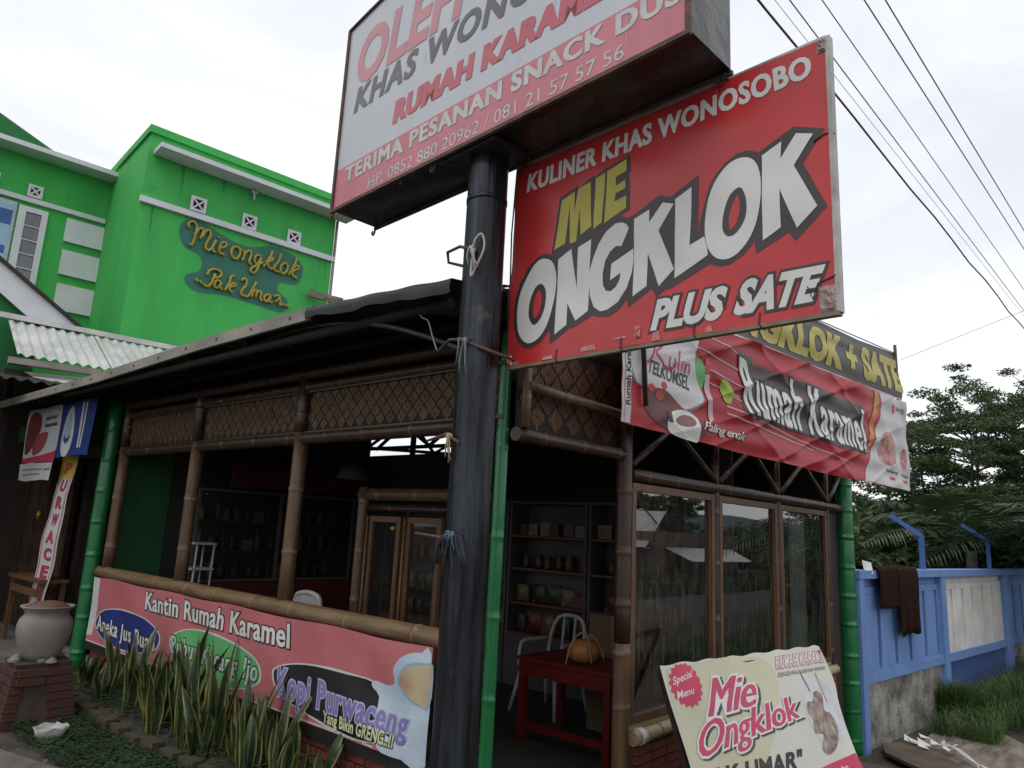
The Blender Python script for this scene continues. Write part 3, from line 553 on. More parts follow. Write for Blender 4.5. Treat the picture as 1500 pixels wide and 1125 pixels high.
# brick plinths: every brick its own piece
def brick_mesh(lx, ly, lz, m=m_brick):
    bm = bmesh.new(); bmesh.ops.create_cube(bm, size=1)
    for v in bm.verts: v.co = Vector((v.co.x*lx, v.co.y*ly, v.co.z*lz))
    me = bpy.data.meshes.new('brick'); bm.to_mesh(me); bm.free(); me.materials.append(m); return me
bm_y = brick_mesh(.055, .2, .052); bm_x = brick_mesh(.2, .055, .052)
wallL = root('plinth_wall', (3.3, 5.9, 0), 'low red brick base wall with black ledge under the pink canteen banner', 'wall')
make('mortar', MB().box(3.275, 3.42, 3.0, 8.8, 0, .26), m_mort, wallL)
make('ledge', MB().box(3.2, 3.42, 2.98, 8.8, .265, .345), m_black, wallL)
for r_ in range(4):
    y = 3.1+(.11 if r_ % 2 else 0)
    while y < 8.75:
        inst('brick', bm_y, wallL, (3.266+random.uniform(-.004, .004), y, .036+r_*.063), random.uniform(-.015, .015)); y += .215
wallR = root('plinth_wall', (7.0, Y0, 0), 'low red brick base wall under the glazed windows beside the doorway', 'wall')
make('mortar', MB().box(4.64, 9.02, Y0-.03, Y0+.1, -.75, .305), m_mort, wallR)
for r_ in range(-6, 5):
    x = 4.75 if r_ >= 0 else 7.05+(.1 if r_ % 2 else 0)
    while x < 8.95:
        inst('brick', bm_x, wallR, (x, Y0-.045+random.uniform(-.004, .004), .035+r_*.062), random.uniform(-.015, .015)); x += .215
# back partition, far wall, panels behind
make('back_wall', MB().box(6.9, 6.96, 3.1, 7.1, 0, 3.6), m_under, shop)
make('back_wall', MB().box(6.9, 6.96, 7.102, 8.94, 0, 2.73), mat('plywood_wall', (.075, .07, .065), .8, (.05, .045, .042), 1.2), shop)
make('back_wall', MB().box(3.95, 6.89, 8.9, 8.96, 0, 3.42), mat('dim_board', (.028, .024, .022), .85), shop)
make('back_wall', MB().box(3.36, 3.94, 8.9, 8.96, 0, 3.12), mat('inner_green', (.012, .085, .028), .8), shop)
make('curtain', MB().add([(7.93+.42*i/24, Y0+.04+.018*math.sin(i*1.6), z) for i in range(25) for z in (.45, 2.1)], [(2*i, 2*i+2, 2*i+3, 2*i+1) for i in range(24)], 0, True), mat('white_curtain', (.8, .8, .8), .9, trans=.2), shop)
make('side_wall', MB().box(9.55, 9.6, 2.95, 8.9, 0, 3.28), m_woodd, shop)
make('side_wall', MB().box(9.05, 9.54, Y0+.03, Y0+.06, -.65, 2.2), m_woodd, shop)
make('back_wall', MB().box(7.0, 9.5, 8.9, 8.95, 0, 2.2), m_woodd, shop)
make('red_valance', MB().box(4.4, 6.6, 8.3, 8.34, 2.08, 2.42), mat('red_cloth', (.07, .007, .007), .9), shop)

# ================================================================ banner on the left front
def kan_fn(u, v, h=0.0):
    wv = .006*math.sin(u*3.1+v*4)+.004*math.sin(u*7.7-v*9)+.010*math.exp(-((u-.9)/.3)**2)*math.sin(v*12)
    return Vector((3.195-h+wv, 2.87+u, v))
kan = root('canteen_banner', (3.2, 6.0, .34), 'long pink canteen banner on the low wall reading Kantin Rumah Karamel', 'banner')
mb = MB(); nu, nv = 100, 14; vs = []
for i in range(nu+1):
    for j in range(nv+1):
        u = .48+5.42*i/nu; v = .343+(1.012-.343)*j/nv; v += .006*math.sin(u*5)*(j/nv); vs.append(kan_fn(u, v))
mb.add(vs, [(i*(nv+1)+j, (i+1)*(nv+1)+j, (i+1)*(nv+1)+j+1, i*(nv+1)+j+1) for i in range(nu) for j in range(nv)], 0, True)
make('cloth', mb, m_cl_pink, kan)
ST = (.15, .1)
decal('border', kan, kan_fn, [[(5.90, .40), (5.76, .42), (5.72, .7), (5.74, 1.0), (5.90, 1.01)]], m_cl_white, .0015, ST)
decal('border', kan, kan_fn, [[(.5, .349), (5.88, .349), (5.88, .36), (.5, .36)]], m_cl_white, .0012, (.25, None))
def grow(p, k, kv=None):
    cx = sum(a for a, b in p)/len(p); cz = sum(b for a, b in p)/len(p); kv = kv or k
    r = []
    for a, b in p:
        dx, dz = a-cx, b-cz; l = math.hypot(dx, dz) or 1; r.append((a+dx/l*k, b+dz/l*kv))
    return r
e_blue, e_green, e_black = (spline(D[k], 4) for k in ('e_blue', 'e_green', 'e_black'))
for e, m in ((e_blue, m_p_blue), (e_green, m_p_green), (e_black, m_vink)):
    decal('oval_rim', kan, kan_fn, [grow(e, .026, .018)], m_cl_white, .0018, ST); decal('oval', kan, kan_fn, [e], m, .0028, ST)
decal('cup_picture', kan, kan_fn, [spline(D['cup'], 2)], m_p_cup, .0042, ST)
decal('cup_rim', kan, kan_fn, [grow(spline(D['coffee'], 3), .02)], mat('print_cup_shade', (.32, .45, .56), .5), .005, ST)
decal('coffee_picture', kan, kan_fn, [spline(D['coffee'], 3)], m_p_cof, .0058, ST)
lettering('Kantin Rumah Karamel', kan, kan_fn, D['q_kantin'], m_vw, .0045, .02, fat=.012, sp=1.06, outline=(.06, m_vink), step=ST)
lettering('Aneka Jus Buah', kan, kan_fn, D['q_aneka'], m_vw, .0052, .012, fat=.018, sp=1.12, outline=(.05, m_vink), step=ST)
lettering('Bubur Kacang Ijo', kan, kan_fn, D['q_bubur'], mat('print_mint', (.50, .62, .52), .5), .0052, .012, fat=.018, sp=1.12, outline=(.055, m_vink), step=ST)
lettering('Kopi Purwaceng', kan, kan_fn, D['q_kopi'], m_p_lav, .0075, .015, fat=.022, sp=1.14, outline=(.055, mat('print_lilac', (.50, .48, .64), .5)), step=ST)
lettering('Yang Bikin GRENG..!!', kan, kan_fn, D['q_yang'], m_p_paley, .0085, .03, sp=1.05, outline=(.09, m_vink), step=ST)
# ================================================================ sign pole, light box, red sign
PC = Vector((2.6955, 2.625, 0)); HD = 86.3
fbox = frame(PC, HD); U_, NN = fbox.d, fbox.n       # NN points towards the street (camera side)
pole = root('sign_pole', PC, 'thick black steel pipe pole with rebar rungs and knotted strings', 'pole')
PP = [PC+U_*.006+Vector((0, 0, z)) for z in (0, .6, 1.2, 1.21, 1.9, 2.5, 2.51, 3.1, 3.7, 3.83)]
make('pipe', MB().tube(PP, [.113, .113, .112, .1135, .1125, .112, .114, .112, .112, .112], 32), m_steel, pole)
make('collar', MB().tube([PC+U_*.006+Vector((0, 0, 3.52)), PC+U_*.006+Vector((0, 0, 3.545))], .1155, 32), m_steel, pole)
make('rung', MB().tube(spline([tuple(PC+U_*a+NN*k+Vector((0, 0, z))) for a, z, k in ((-.04, 3.205, .12), (.06, 3.245, .13), (.20, 3.255, .10), (.235, 3.215, .06), (.16, 3.19, .02), (.10, 3.18, .0))], 1, False), .009, 8), m_rust, pole)
make('rung', MB().tube([PC+U_*.27+NN*.06+Vector((0, 0, 2.70)), PC+U_*.13+NN*.10+Vector((0, 0, 2.735)), PC+U_*.02+NN*.125+Vector((0, 0, 2.715)), PC-U_*.11+NN*.08+Vector((0, 0, 2.66)), PC-U_*.21-NN*.06+Vector((0, 0, 2.61))], .009, 8), m_rust, pole)
make('rung', MB().tube([PC+U_*.33+NN*.05+Vector((0, 0, 2.20)), PC+U_*.10+NN*.10+Vector((0, 0, 2.215)), PC-U_*.02+NN*.118+Vector((0, 0, 2.165))], [.006, .014, .008], 8), m_rust, pole)
make('rung', MB().tube([PC+U_*.33+NN*.08+Vector((0, 0, 1.70)), PC+U_*.02+NN*.12+Vector((0, 0, 1.685))], .008, 8), m_rust, pole)
def string(name, base, m, n, spread, drop, r=.0035, seed=0, parent=pole):
    rr = random.Random(seed); mb = MB()
    for k in range(n):
        p = Vector(base); pts = [tuple(p)]; dx = rr.uniform(-spread, spread); dn = rr.uniform(0, .03)
        Ln = drop*rr.uniform(.5, 1)
        for i in range(1, 7):
            t = i/6; pts.append(tuple(p+U_*(dx*t+.012*math.sin(t*7+k))+NN*(dn*math.sin(t*3))+Vector((0, 0, -Ln*t*t+.03*math.sin(t*3.1)))))
        mb.tube(pts, r, 6)
    kn = Vector(base); mb.lathe(tuple(kn), [(0, .02), (.016, .012), (.02, 0), (.014, -.014), (0, -.02)], 10)
    return make(name, mb, m, parent)
m_strw = mat('white_cord', (.52, .48, .44), .8); m_strb = mat('dark_rag', (.03, .035, .045), .9)
loop = spline([tuple(PC+U_*a+NN*k+Vector((0, 0, z))) for a, z, k in ((-.04, 3.16, .125), (-.07, 3.24, .14), (-.10, 3.28, .12), (-.115, 3.2, .11), (-.07, 3.08, .13), (-.05, 3.05, .135), (-.045, 3.12, .13))], 4)
make('cord', MB().tube(loop, .006, 6), m_strw, pole)
string('cord', PC-U_*.04+NN*.125+Vector((0, 0, 3.2)), m_strw, 4, .05, .15, .005, 1)
string('cord', PC-U_*.03+NN*.13+Vector((0, 0, 2.70)), mat('grey_cord', (.2, .2, .2), .8), 3, .05, .22, .005, 2)
string('cord', PC+U_*.05+NN*.125+Vector((0, 0, 2.20)), m_straw, 3, .03, .2, .004, 3)
string('rag', PC-U_*.03+NN*.13+Vector((0, 0, 1.69)), m_strb, 12, .16, .2, .006, 4)
string('cord', PC-U_*.02+NN*.13+Vector((0, 0, 1.70)), mat('blue_cord', (.12, .2, .28), .8), 4, .04, .07, .004, 5)
make('wire', MB().tube(spline([tuple(PC+U_*a+Vector((-.05, 0, z))) for a, z in ((.50, 2.98), (.46, 2.93), (.40, 2.9), (.35, 2.8), (.30, 2.71))], 4, False), .004, 6), mat('wire_grey', (.3, .3, .3), .5), pole)

box = root('light_box_sign', PC+Vector((0, 0, 3.82)), 'large faded white and red light box sign with phone numbers on the black pole', 'sign')
BT = .18; zb, zt = 3.815, 5.35
def bx(u0, u1, n0, n1, z0, z1, mb=None): return (mb or MB()).ob(PC, U_, NN, u0, u1, n0, n1, z0, z1)
# dented bottom and end sheets
def dent_sheet(name, f, nu, nv, amp):
    mb = MB(); vs = []
    for i in range(nu+1):
        for j in range(nv+1):
            a, b = i/nu, j/nv; e = min(1, 6*min(a, 1-a))*min(1, 4*min(b, 1-b))
            vs.append(f(a, b, amp*e*(math.sin(a*23+b*5)*.5+math.sin(a*9-b*7+2)+.5*math.sin(a*41+b*13))))
    mb.add(vs, [(i*(nv+1)+j, (i+1)*(nv+1)+j, (i+1)*(nv+1)+j+1, i*(nv+1)+j+1) for i in range(nu) for j in range(nv)], 0, True)
    return make(name, mb, m_bsheet, box)
dent_sheet('bottom_sheet', lambda a, b, k: PC+U_*(-1.39+2.78*a)+NN*(-BT+.004+(2*BT-.008)*b)+Vector((0, 0, zb+.012+k)), 60, 12, .006)
dent_sheet('end_sheet', lambda a, b, k: PC+U_*(-1.388+k*.5)+NN*(-BT+.004+(2*BT-.008)*b)+Vector((0, 0, zb+.01+(zt-zb-.02)*a)), 30, 8, .006)
dent_sheet('end_sheet', lambda a, b, k: PC+U_*(1.388+k*.5)+NN*(-BT+.004+(2*BT-.008)*b)+Vector((0, 0, zb+.01+(zt-zb-.18)*a)), 30, 8, .006)
dent_sheet('back_sheet', lambda a, b, k: PC+U_*(-1.388+2.776*a)+NN*(-BT+.006+k*.3)+Vector((0, 0, zb+.01+(zt-zb-.2)*b)), 40, 20, .004)
top_prof = [(1.39, 5.215), (1.2, 5.245), (.8, 5.30), (.3, 5.34), (-.3, 5.34), (-.8, 5.30), (-1.2, 5.245), (-1.39, 5.215)]
face = [(1.38, zb+.01), (-1.38, zb+.01)]+[(a*.993, z-.012) for a, z in reversed(top_prof)]
def bf(u, v, h=0.0): return PC+U_*u+NN*(BT+h)+Vector((0, 0, v))
mb = MB(); mb.prism(face, bf, -.012, -.004); make('face_panel', mb, m_acr, box)
mb = MB(); mb.tube([PC+U_*a+NN*BT+Vector((0, 0, z)) for a, z in top_prof], .013, 6)
for s in (1, -1):
    mb.beam(PC+U_*(s*1.385)+NN*BT+Vector((0, 0, zb-.008)), PC+U_*(s*1.385)+NN*BT+Vector((0, 0, 5.215)), .022, .022)
mb.beam(PC+U_*1.395+NN*BT+Vector((0, 0, zb)), PC-U_*1.395+NN*BT+Vector((0, 0, zb)), .022, .022)
mb.beam(PC+U_*1.395-NN*BT+Vector((0, 0, zb)), PC-U_*1.395-NN*BT+Vector((0, 0, zb)), .018, .018)
make('frame', mb, m_rust, box)
mb = MB(); vs = []
for a, z in top_prof: vs += [PC+U_*a+NN*BT+Vector((0, 0, z)), PC+U_*a-NN*BT+Vector((0, 0, z))]
mb.add(vs, [(2*i, 2*i+1, 2*i+3, 2*i+2) for i in range(len(top_prof)-1)]); make('top_sheet', mb, m_bsheet, box)
HB = -.0025
decal('red_band', box, bf, [[(1.372, zb+.022), (-1.372, zb+.022), (-1.372, 4.11), (1.372, 4.115)]], m_acrp, HB)
Q = lambda ul, ur, z0, z1, sl=0: [(ul-sl, z1), (ur-sl, z1), (ur, z0), (ul, z0)]
lettering('OLEH-OLEH', box, bf, Q(1.225, -1.2, 4.72, 5.10), m_acrpk, HB+.001, .04, .18, 1.04)
lettering('KHAS WONOSOBO', box, bf, Q(1.225, -1.22, 4.505, 4.685), m_acrg, HB+.001, .03, .2, 1.15, fat=.015)
lettering('RUMAH KARAMEL', box, bf, Q(.735, -1.02, 4.235, 4.385), m_acrr, HB+.001, .04, .12, 1.08, fat=.04)
lettering('TERIMA PESANAN SNACK DUS', box, bf, Q(1.25, -1.345, 3.99, 4.10), mat('faded_print_white', (.60, .60, .58), .35), HB+.002, .03, 0, 1.1, fat=.02)
lettering('HP. 0852 880 20962 / 081 21 57 57 56', box, bf, Q(.965, -1.055, 3.853, 3.935), mat('faded_print_white'  , (0, 0, 0)), HB+.002, .0, 0, 1.0)
# junction plate, bolts and hooks under the box
mb = MB(); bx(-.2, .26, -.13, .16, zb-.03, zb-.004, mb); make('flange', mb, m_bsheet, box)
def hook(u, k, z, s=1.0, nm='hook', par=box):
    p = PC+U_*u+NN*k+Vector((0, 0, z)); pts = [tuple(p+U_*a*s+Vector((0, 0, c*s))) for a, c in ((0, .02), (0, -.02), (.014, -.04), (.028, -.028), (.02, -.012))]
    return make(nm, MB().tube(spline(pts, 3, False), .0055*s, 6), m_rust, par)
hook(1.38, .17, zb-.01, 1.0); hook(1.36, -.16, zb-.01, 1.2); hook(-1.35, -.17, zb-.005, 1.0); hook(.3, .16, zb+.0, 1.3); hook(.62, .16, zb, .8)

red = root('mie_ongklok_sign', PC-U_*.92-NN*BT+Vector((0, 0, 2.62)), 'tilted red hanging sign with big white ONGKLOK lettering and yellow MIE', 'sign')
ru0, ru1, rz0, rz1 = -.035, -1.805, 2.618, 3.787
def rf(u, v, h=0.0):      # vinyl stretched over the board, slightly buckled
    return PC+U_*u+NN*(-BT+h+.0032*math.sin(v*9+u*4+math.sin(u*5))+.0018*math.sin(v*21-u*11))+Vector((0, 0, v))
SR = (.06, .06)
mb = MB(); nu, nv = 60, 40; vs = []
for i in range(nu+1):
    for j in range(nv+1):
        a, b = i/nu, j/nv; vs.append(rf(ru0+(ru1-ru0)*a, rz0+(rz1-rz0)*b, .0))
mb.add(vs, [(i*(nv+1)+j, (i+1)*(nv+1)+j, (i+1)*(nv+1)+j+1, i*(nv+1)+j+1) for i in range(nu) for j in range(nv)], 0, True)
mb2 = MB(); mb2.ob(PC, U_, NN, ru1, ru0, -BT-.03, -BT-.006, rz0, rz1); make('board', mb2, m_red, red); make('vinyl_sheet', mb, m_red, red)
mb = MB()
mb.ob(PC, U_, NN, ru1-.018, ru1, -BT-.034, -BT+.003, rz0-.006, rz1+.006)
mb.ob(PC, U_, NN, ru1, ru0, -BT-.034, -BT+.001, rz1, rz1+.012)
make('frame', mb, m_alu, red)
make('bottom_batten', MB().ob(PC, U_, NN, ru1-.012, ru0+.003, -BT-.03, -BT+.003, rz0-.018, rz0-.001), mat('old_batten', (.25, .19, .13), .8, (.15, .11, .08), 6), red)
make('left_wire', MB().tube([rf(ru0+.006, rz1, -.01), rf(ru0+.012+.004, 3.4, 0), rf(ru0+.002, 3.1, 0), rf(ru0+.012, 3.05, 0), rf(ru0+.004, 2.7, 0)], .0045, 6), m_wire, red)
decal('mie_shadow', red, rf, D['mie_edge'], m_vdk, .0012, SR)
decal('word_shadow', red, rf, D['ong_edge'], m_vdk, .0015, SR)
for p in D['mie']: decal('mie_letter', red, rf, [p], m_vy, .0028, SR)
for k, p in enumerate(D['ong']):
    sm = spline(p, 3) if k in (0, 5) else (spline(p, 2) if k == 2 else p)
    if k == 2: sm = p
    decal('word_letter', red, rf, [sm], m_vw, .0025+.0003*k, SR)
for p in D['ong_hole']: decal('letter_hole', red, rf, [spline(p, 3)], m_vdk, .0052, SR)
for p in D['ong_red']: decal('letter_gap', red, rf, [spline(p, 3)], m_red, .0060, SR)
lettering('KULINER KHAS WONOSOBO', red, rf, D['q_kuliner'], m_vw, .002, .03, .0, 1.08, fat=.02, step=SR)
lettering('PLUS', red, rf, D['q_plus'], m_vw, .004, .05, .22, 1.0, outline=(.115, m_vdk), step=SR)
lettering('SATE', red, rf, D['q_sate'], m_vw, .004, .05, .22, 1.0, outline=(.115, m_vdk), step=SR)
m_run = mat('rust_run', (.30, .10, .06), .6, (.40, .07, .05), 9); m_rung = mat('grime_run', (.38, .34, .33), .6, (.46, .42, .42), 9)
rq = random.Random(12)
for k in range(9):
    u = rq.uniform(-1.78, -.08); l = rq.uniform(.06, .22); w_ = rq.uniform(.002, .005); zt_ = rz1-.002
    decal('rust_run', red, rf, [[(u-w_, zt_), (u+w_, zt_), (u+w_*.6, zt_-l*.6), (u, zt_-l), (u-w_*.5, zt_-l*.5)]], m_run, .0011, SR)
for k in range(16):
    u = rq.uniform(-1.3, 1.3); l = rq.uniform(.06, .3); w_ = rq.uniform(.0015, .004); zt_ = rq.choice([4.11, 4.6, 5.1])
    decal('grime_run', box, bf, [[(u-w_, zt_), (u+w_, zt_), (u+w_*.6, zt_-l*.6), (u, zt_-l), (u-w_*.5, zt_-l*.5)]], m_rung, -.0021)
# staples, tape and wrapped corner
for u, z in ((-.40, rz0), (-.81, rz0), (-1.20, rz0), (-1.50, rz0)):
    make('tie_wire', MB().tube([rf(u, z+.05, .004), rf(u+.003, z+.0, .006), rf(u-.01, z-.02, .004), rf(u-.01, z-.022, -.03)], .0028, 5), m_wire, red)
make('tie_wire', MB().tube([rf(-1.745, 3.34, .004), rf(-1.79, 3.36, .005), rf(-1.828, 3.35, -.004)], .003, 5), m_wire, red)
make('tie_wire', MB().tube([rf(-1.70, 2.735, .004), rf(-1.72, 2.68, .006), rf(-1.74, 2.74, .004), rf(-1.81, 2.76, .005)], .003, 5), m_wire, red)
m_tape = mat('clear_tape', (.50, .20, .19), .12, (.46, .06, .07), 14, coat=.6)
m_foil = mat('crumpled_wrap', (.40, .34, .32), .35, (.22, .12, .11), 18, bump=1.0, bscale=30)
for a, b, c, d2 in ((-.30, -.38, rz0, .02), (-.56, -.66, rz0+.01, .03), (-.76, -.84, rz0+.04, .012), (-.98, -1.03, rz0, .05), (-1.25, -1.29, rz0, .03), (-.06, -.14, rz0, .025)):
    decal('tape', red, rf, [[(a, c+.002), (b, c+.001), (b+.01, c+d2), (a-.005, c+d2*.8)]], m_tape, .0035)
for (u, z, s) in ((-1.775, rz0+.05, .055), (-.055, rz0+.03, .03), (-1.79, rz1-.03, .03), (-.90, rz0+.06, .03)):
    mb = MB(); rq = random.Random(int(u*100)); vs = []; n = 6
    for i in range(n+1):
        for j in range(n+1): vs.append(rf(u+(i/n-.5)*s*(1.2), z+(j/n-.5)*s*2, .004+.010*rq.random()*(1 if 0 < i < n and 0 < j < n else 0)))
    mb.add(vs, [(i*(n+1)+j, (i+1)*(n+1)+j, (i+1)*(n+1)+j+1, i*(n+1)+j+1) for i in range(n) for j in range(n)]); make('wrapping', mb, m_foil if u < -1.7 else m_tape, red)
for u in (-.10, -1.36):
    mb = MB(); rq = random.Random(3)
    for k in range(4):
        pts = [tuple(rf(u+rq.uniform(-.03, .03), z, rq.uniform(-.02, .02))) for z in (rz1-.005, rz1+.012, rz1+.025, rz1+.04, rz1+.012)]
        mb.tube(spline(pts, 3, False), .005, 6)
    make('hanging_hook', mb, m_wire, red)

# ================================================================ cloth banners along the right side
PB = Vector((4.1, 2.62, 0)); fb0 = frame(PB, -7.2, -1)
def bn_fn(u, v, h=0.0):
    k = max(0, min(1, (v-2.4)/1.0)); e = math.sin(math.pi*max(0, min(1, u/5.1)))
    cr_ = lambda x, p: (1-abs(math.sin(x)))**p
    wv = .009*math.sin(v*27+u*1.3+.6*math.sin(u*2.1))*(.35+.65*e) + .030*cr_(v*5.2-u*1.45+.5, 3)*e + .020*cr_(v*8.3-u*3.1+2, 4)*e + .014*cr_(v*4+u*2.3+1, 6)*e - .010*math.sin(u*4+v*6)*e
    if u > 4: wv += .012*math.sin((u-4)*14+v*9)*min(1, u-4)
    return fb0(u, v, h*1.7+wv)
def grid(mb, fn, us, v0f, v1f, nv, mi=0):
    vs = []; nu = len(us)-1
    for u in us:
        a, b = v0f(u), v1f(u)
        for j in range(nv+1): vs.append(fn(u, a+(b-a)*j/nv))
    mb.add(vs, [(i*(nv+1)+j, (i+1)*(nv+1)+j, (i+1)*(nv+1)+j+1, i*(nv+1)+j+1) for i in range(nu) for j in range(nv)], mi, True); return mb
STB = (.045, .016)
rb = root('caramel_banner', tuple(PB+fb0.d*2.5+Vector((0, 0, 2.4))), 'wavy red and white cloth banner reading Rumah Karamel below the black one', 'banner')
us = np.linspace(0, 5.09, 230); bot = lambda u: float(np.interp(u, [0, .35, .8, 1.5, 3, 5.09], [2.492, 2.478, 2.47, 2.44, 2.40, 2.375])); top = lambda u: float(np.interp(u, [0, 1.3, 5.09], [3.43, 3.415, 3.40]))
make('cloth', grid(MB(), bn_fn, us, bot, top, 80), m_cl_red, rb)
def clipd(name, polys, m, h): return decal(name, rb, bn_fn, polys, m, h, STB)
wr = D['white_right']; clipd('white_field', [spline(wr, 3, False)+[(3.95, 2.40), (5.085, 2.378), (5.085, 3.398), (4.37, 3.408)]], m_cl_white, .002)
yr = [(4.30, 3.405), (4.27, 3.2), (4.17, 3.05), (4.12, 2.9), (4.02, 2.72)]; yl = [(3.93, 2.70), (4.02, 2.9), (4.07, 3.06), (4.16, 3.2), (4.20, 3.405)]
clipd('yellow_stripe', [spline(yr, 3, False)+spline(yl, 3, False)], mat('print_ochre', (.50, .24, .05), .5, (.42, .12, .04), 4), .0032)
clipd('plate_white', [spline(D['tel_white'], 3)], m_cl_white, .003)
clipd('plate_rim', [grow(spline(D['tel_white'], 3), .018, .022)], mat('print_rim', (.30, .22, .32), .5), .002)
clipd('pale_rays', [[(.72, 3.10), (1.55, 2.98), (1.55, 2.97), (.72, 3.085)], [(.85, 3.2), (1.6, 3.12), (1.6, 3.105), (.85, 3.19)], [(.8, 2.98), (1.5, 2.90), (1.5, 2.885), (.8, 2.97)], [(1.3, 2.8), (3.6, 2.55), (3.6, 2.54), (1.3, 2.785)], [(1.3, 2.74), (2.8, 2.60), (2.8, 2.59), (1.3, 2.725)], [(1.0, 3.33), (1.9, 3.2), (1.9, 3.19), (1.0, 3.315)], [(1.3, 2.90), (1.55, 2.87), (1.55, 2.858), (1.3, 2.888)]], mat('print_faint', (.60, .34, .35), .5), .0024)
def ell(cx, cz, a, b, n=20, t0=0.0): return [(cx+a*math.cos(2*math.pi*i/n)*math.cos(t0)-b*math.sin(2*math.pi*i/n)*math.sin(t0), cz+a*math.cos(2*math.pi*i/n)*math.sin(t0)+b*math.sin(2*math.pi*i/n)*math.cos(t0)) for i in range(n)]
clipd('leaf_picture', [ell(.90, 2.98, .10, .13)], m_p_green, .0026); clipd('lime_picture', [spline(D['bn_glass'], 3)], m_p_lime, .0036)
clipd('pepper_picture', [ell(1.02, 3.07, .035, .07), ell(.42, 2.74, .05, .035), ell(.32, 2.78, .04, .03), ell(.47, 2.82, .035, .03)], mat('print_scarlet', (.45, .02, .015), .4), .0038)
clipd('bottle_picture', [[(1.0, 3.0), (1.05, 3.0), (1.09, 2.8), (1.12, 2.66), (1.06, 2.62), (1.04, 2.75), (1.0, 2.88)]], mat('print_pale_pink', (.62, .45, .47), .5), .0034)
clipd('shade_picture', [spline([(.25, 2.62), (.3, 2.8), (.42, 2.9), (.7, 2.72), (.95, 2.62), (1.0, 2.52), (.8, 2.49), (.5, 2.5)], 3)], m_p_brown, .0022)
clipd('cup_picture', [spline(D['bcup'], 3)], m_vw, .004); clipd('cup_shade', [[(.5, 2.64), (.55, 2.64), (.57, 2.56), (.52, 2.56)]], m_vdk, .005)
clipd('coffee_picture', [spline(D['bcoffee'], 3)], mat('print_cocoa', (.22, .09, .07), .4, (.15, .06, .05), 6), .005)
sh = mat('print_char', (.07, .055, .055), .5)
clipd('word_shadow', [D['rumah_shadow']], sh, .003)
lettering('Rumah Karamel', rb, bn_fn, D['q_rumah'], m_vw, .0055, .012, 0, 1.16, fat=.026, outline=(.055, m_vink), step=STB)
lettering('TELKOMSEL', rb, bn_fn, D['q_telkomsel'], m_vink, .0048, .015, .15, 1.0, step=STB)
lettering('Paling enak', rb, bn_fn, D['q_paling'], m_vw, .0052, .0, .4, .9, step=STB, outline=(.06, m_p_brown))
# red script word on the plate
KS = [[(.30, 3.14), (.26, 3.12), (.30, 3.10), (.36, 3.12), (.34, 3.04), (.30, 2.97), (.25, 2.96)], [(.50, 3.16), (.43, 3.10), (.37, 3.05), (.44, 3.0), (.50, 2.955), (.56, 2.97)], [(.54, 3.05), (.53, 2.98), (.58, 2.97), (.60, 3.05), (.60, 2.97)], [(.66, 3.12), (.64, 3.02), (.655, 2.965)], [(.69, 3.04), (.69, 2.965)], [(.73, 3.04), (.73, 2.96), (.745, 3.02), (.78, 3.03), (.785, 2.96)], [(.22, 3.19), (.40, 3.22), (.52, 3.2)]]
def stroke(poly, wd):
    L_, R_ = [], []
    for i, p in enumerate(poly):
        a = Vector(poly[max(0, i-1)]); b = Vector(poly[min(len(poly)-1, i+1)]); t = (b-a); t = t.normalized() if t.length > 1e-6 else Vector((1, 0)); n = Vector((-t.y, t.x))*wd*.5
        L_.append(tuple(Vector(p)+n)); R_.append(tuple(Vector(p)-n))
    return L_, R_
mb = MB()
for s in KS:
    sp_ = spline(s, 4, False); l_, r_ = stroke(sp_, .016)
    for i in range(len(sp_)-1): mb.add([bn_fn(*l_[i], .0052), bn_fn(*l_[i+1], .0052), bn_fn(*r_[i+1], .0052), bn_fn(*r_[i], .0052)], [(0, 1, 2, 3)])
make('script_word', mb, m_p_pink, rb)
# small pictures on the white field
clipd('dish_picture', [spline(D['bn_other'], 3)], mat('print_dish', (.36, .05, .06), .5, (.5, .35, .3), 16), .0034)
clipd('dish_picture', [ell(4.93, 2.72, .07, .12)], mat('print_dish', (0, 0, 0)), .0034)
clipd('red_tag', [[(4.55, 2.50), (4.66, 2.495), (4.66, 2.465), (4.55, 2.47)], [(4.88, 2.49), (5.03, 2.485), (5.03, 2.452), (4.88, 2.457)], [(4.66, 3.3), (4.72, 3.33), (4.74, 3.24), (4.68, 3.2)]], m_p_pink, .0034)
lettering('Karamel', rb, bn_fn, [(4.45, 2.58), (4.72, 2.565), (4.72, 2.535), (4.45, 2.55)], m_vdk, .0036, .02, step=STB)
lettering('Wafer', rb, bn_fn, [(4.85, 2.56), (5.05, 2.55), (5.05, 2.515), (4.85, 2.525)], m_vdk, .0036, .02, step=STB)
lettering('SATE', rb, bn_fn, [(4.78, 3.31), (5.02, 3.30), (5.02, 3.25), (4.78, 3.26)], m_vdk, .0036, .02, step=STB)
# printed vertical strip at the left edge and the stick hanging there
decal('edge_strip', rb, bn_fn, [[(.0, 2.495), (.0, 3.42), (.105, 3.42), (.095, 2.495)]], m_cl_white, .0045, STB)
decal('edge_line', rb, bn_fn, [[(.026, 2.50), (.026, 3.42), (.032, 3.42), (.032, 2.50)]], m_p_pink, .0052, STB)
lettering('Rumah Karamel', rb, bn_fn, [(.035, 2.62), (.035, 3.1), (.088, 3.1), (.088, 2.62)], m_vink, .0052, .03, step=STB)
make('hanging_stick', MB().beam(fb0(.19, 3.06, .035), fb0(.235, 2.63, .03), .035, .012), m_woodd, loc=tuple(fb0(.2, 2.85, .03)), label='thin dark wooden stick hanging in front of the left end of the caramel banner', cat='stick')

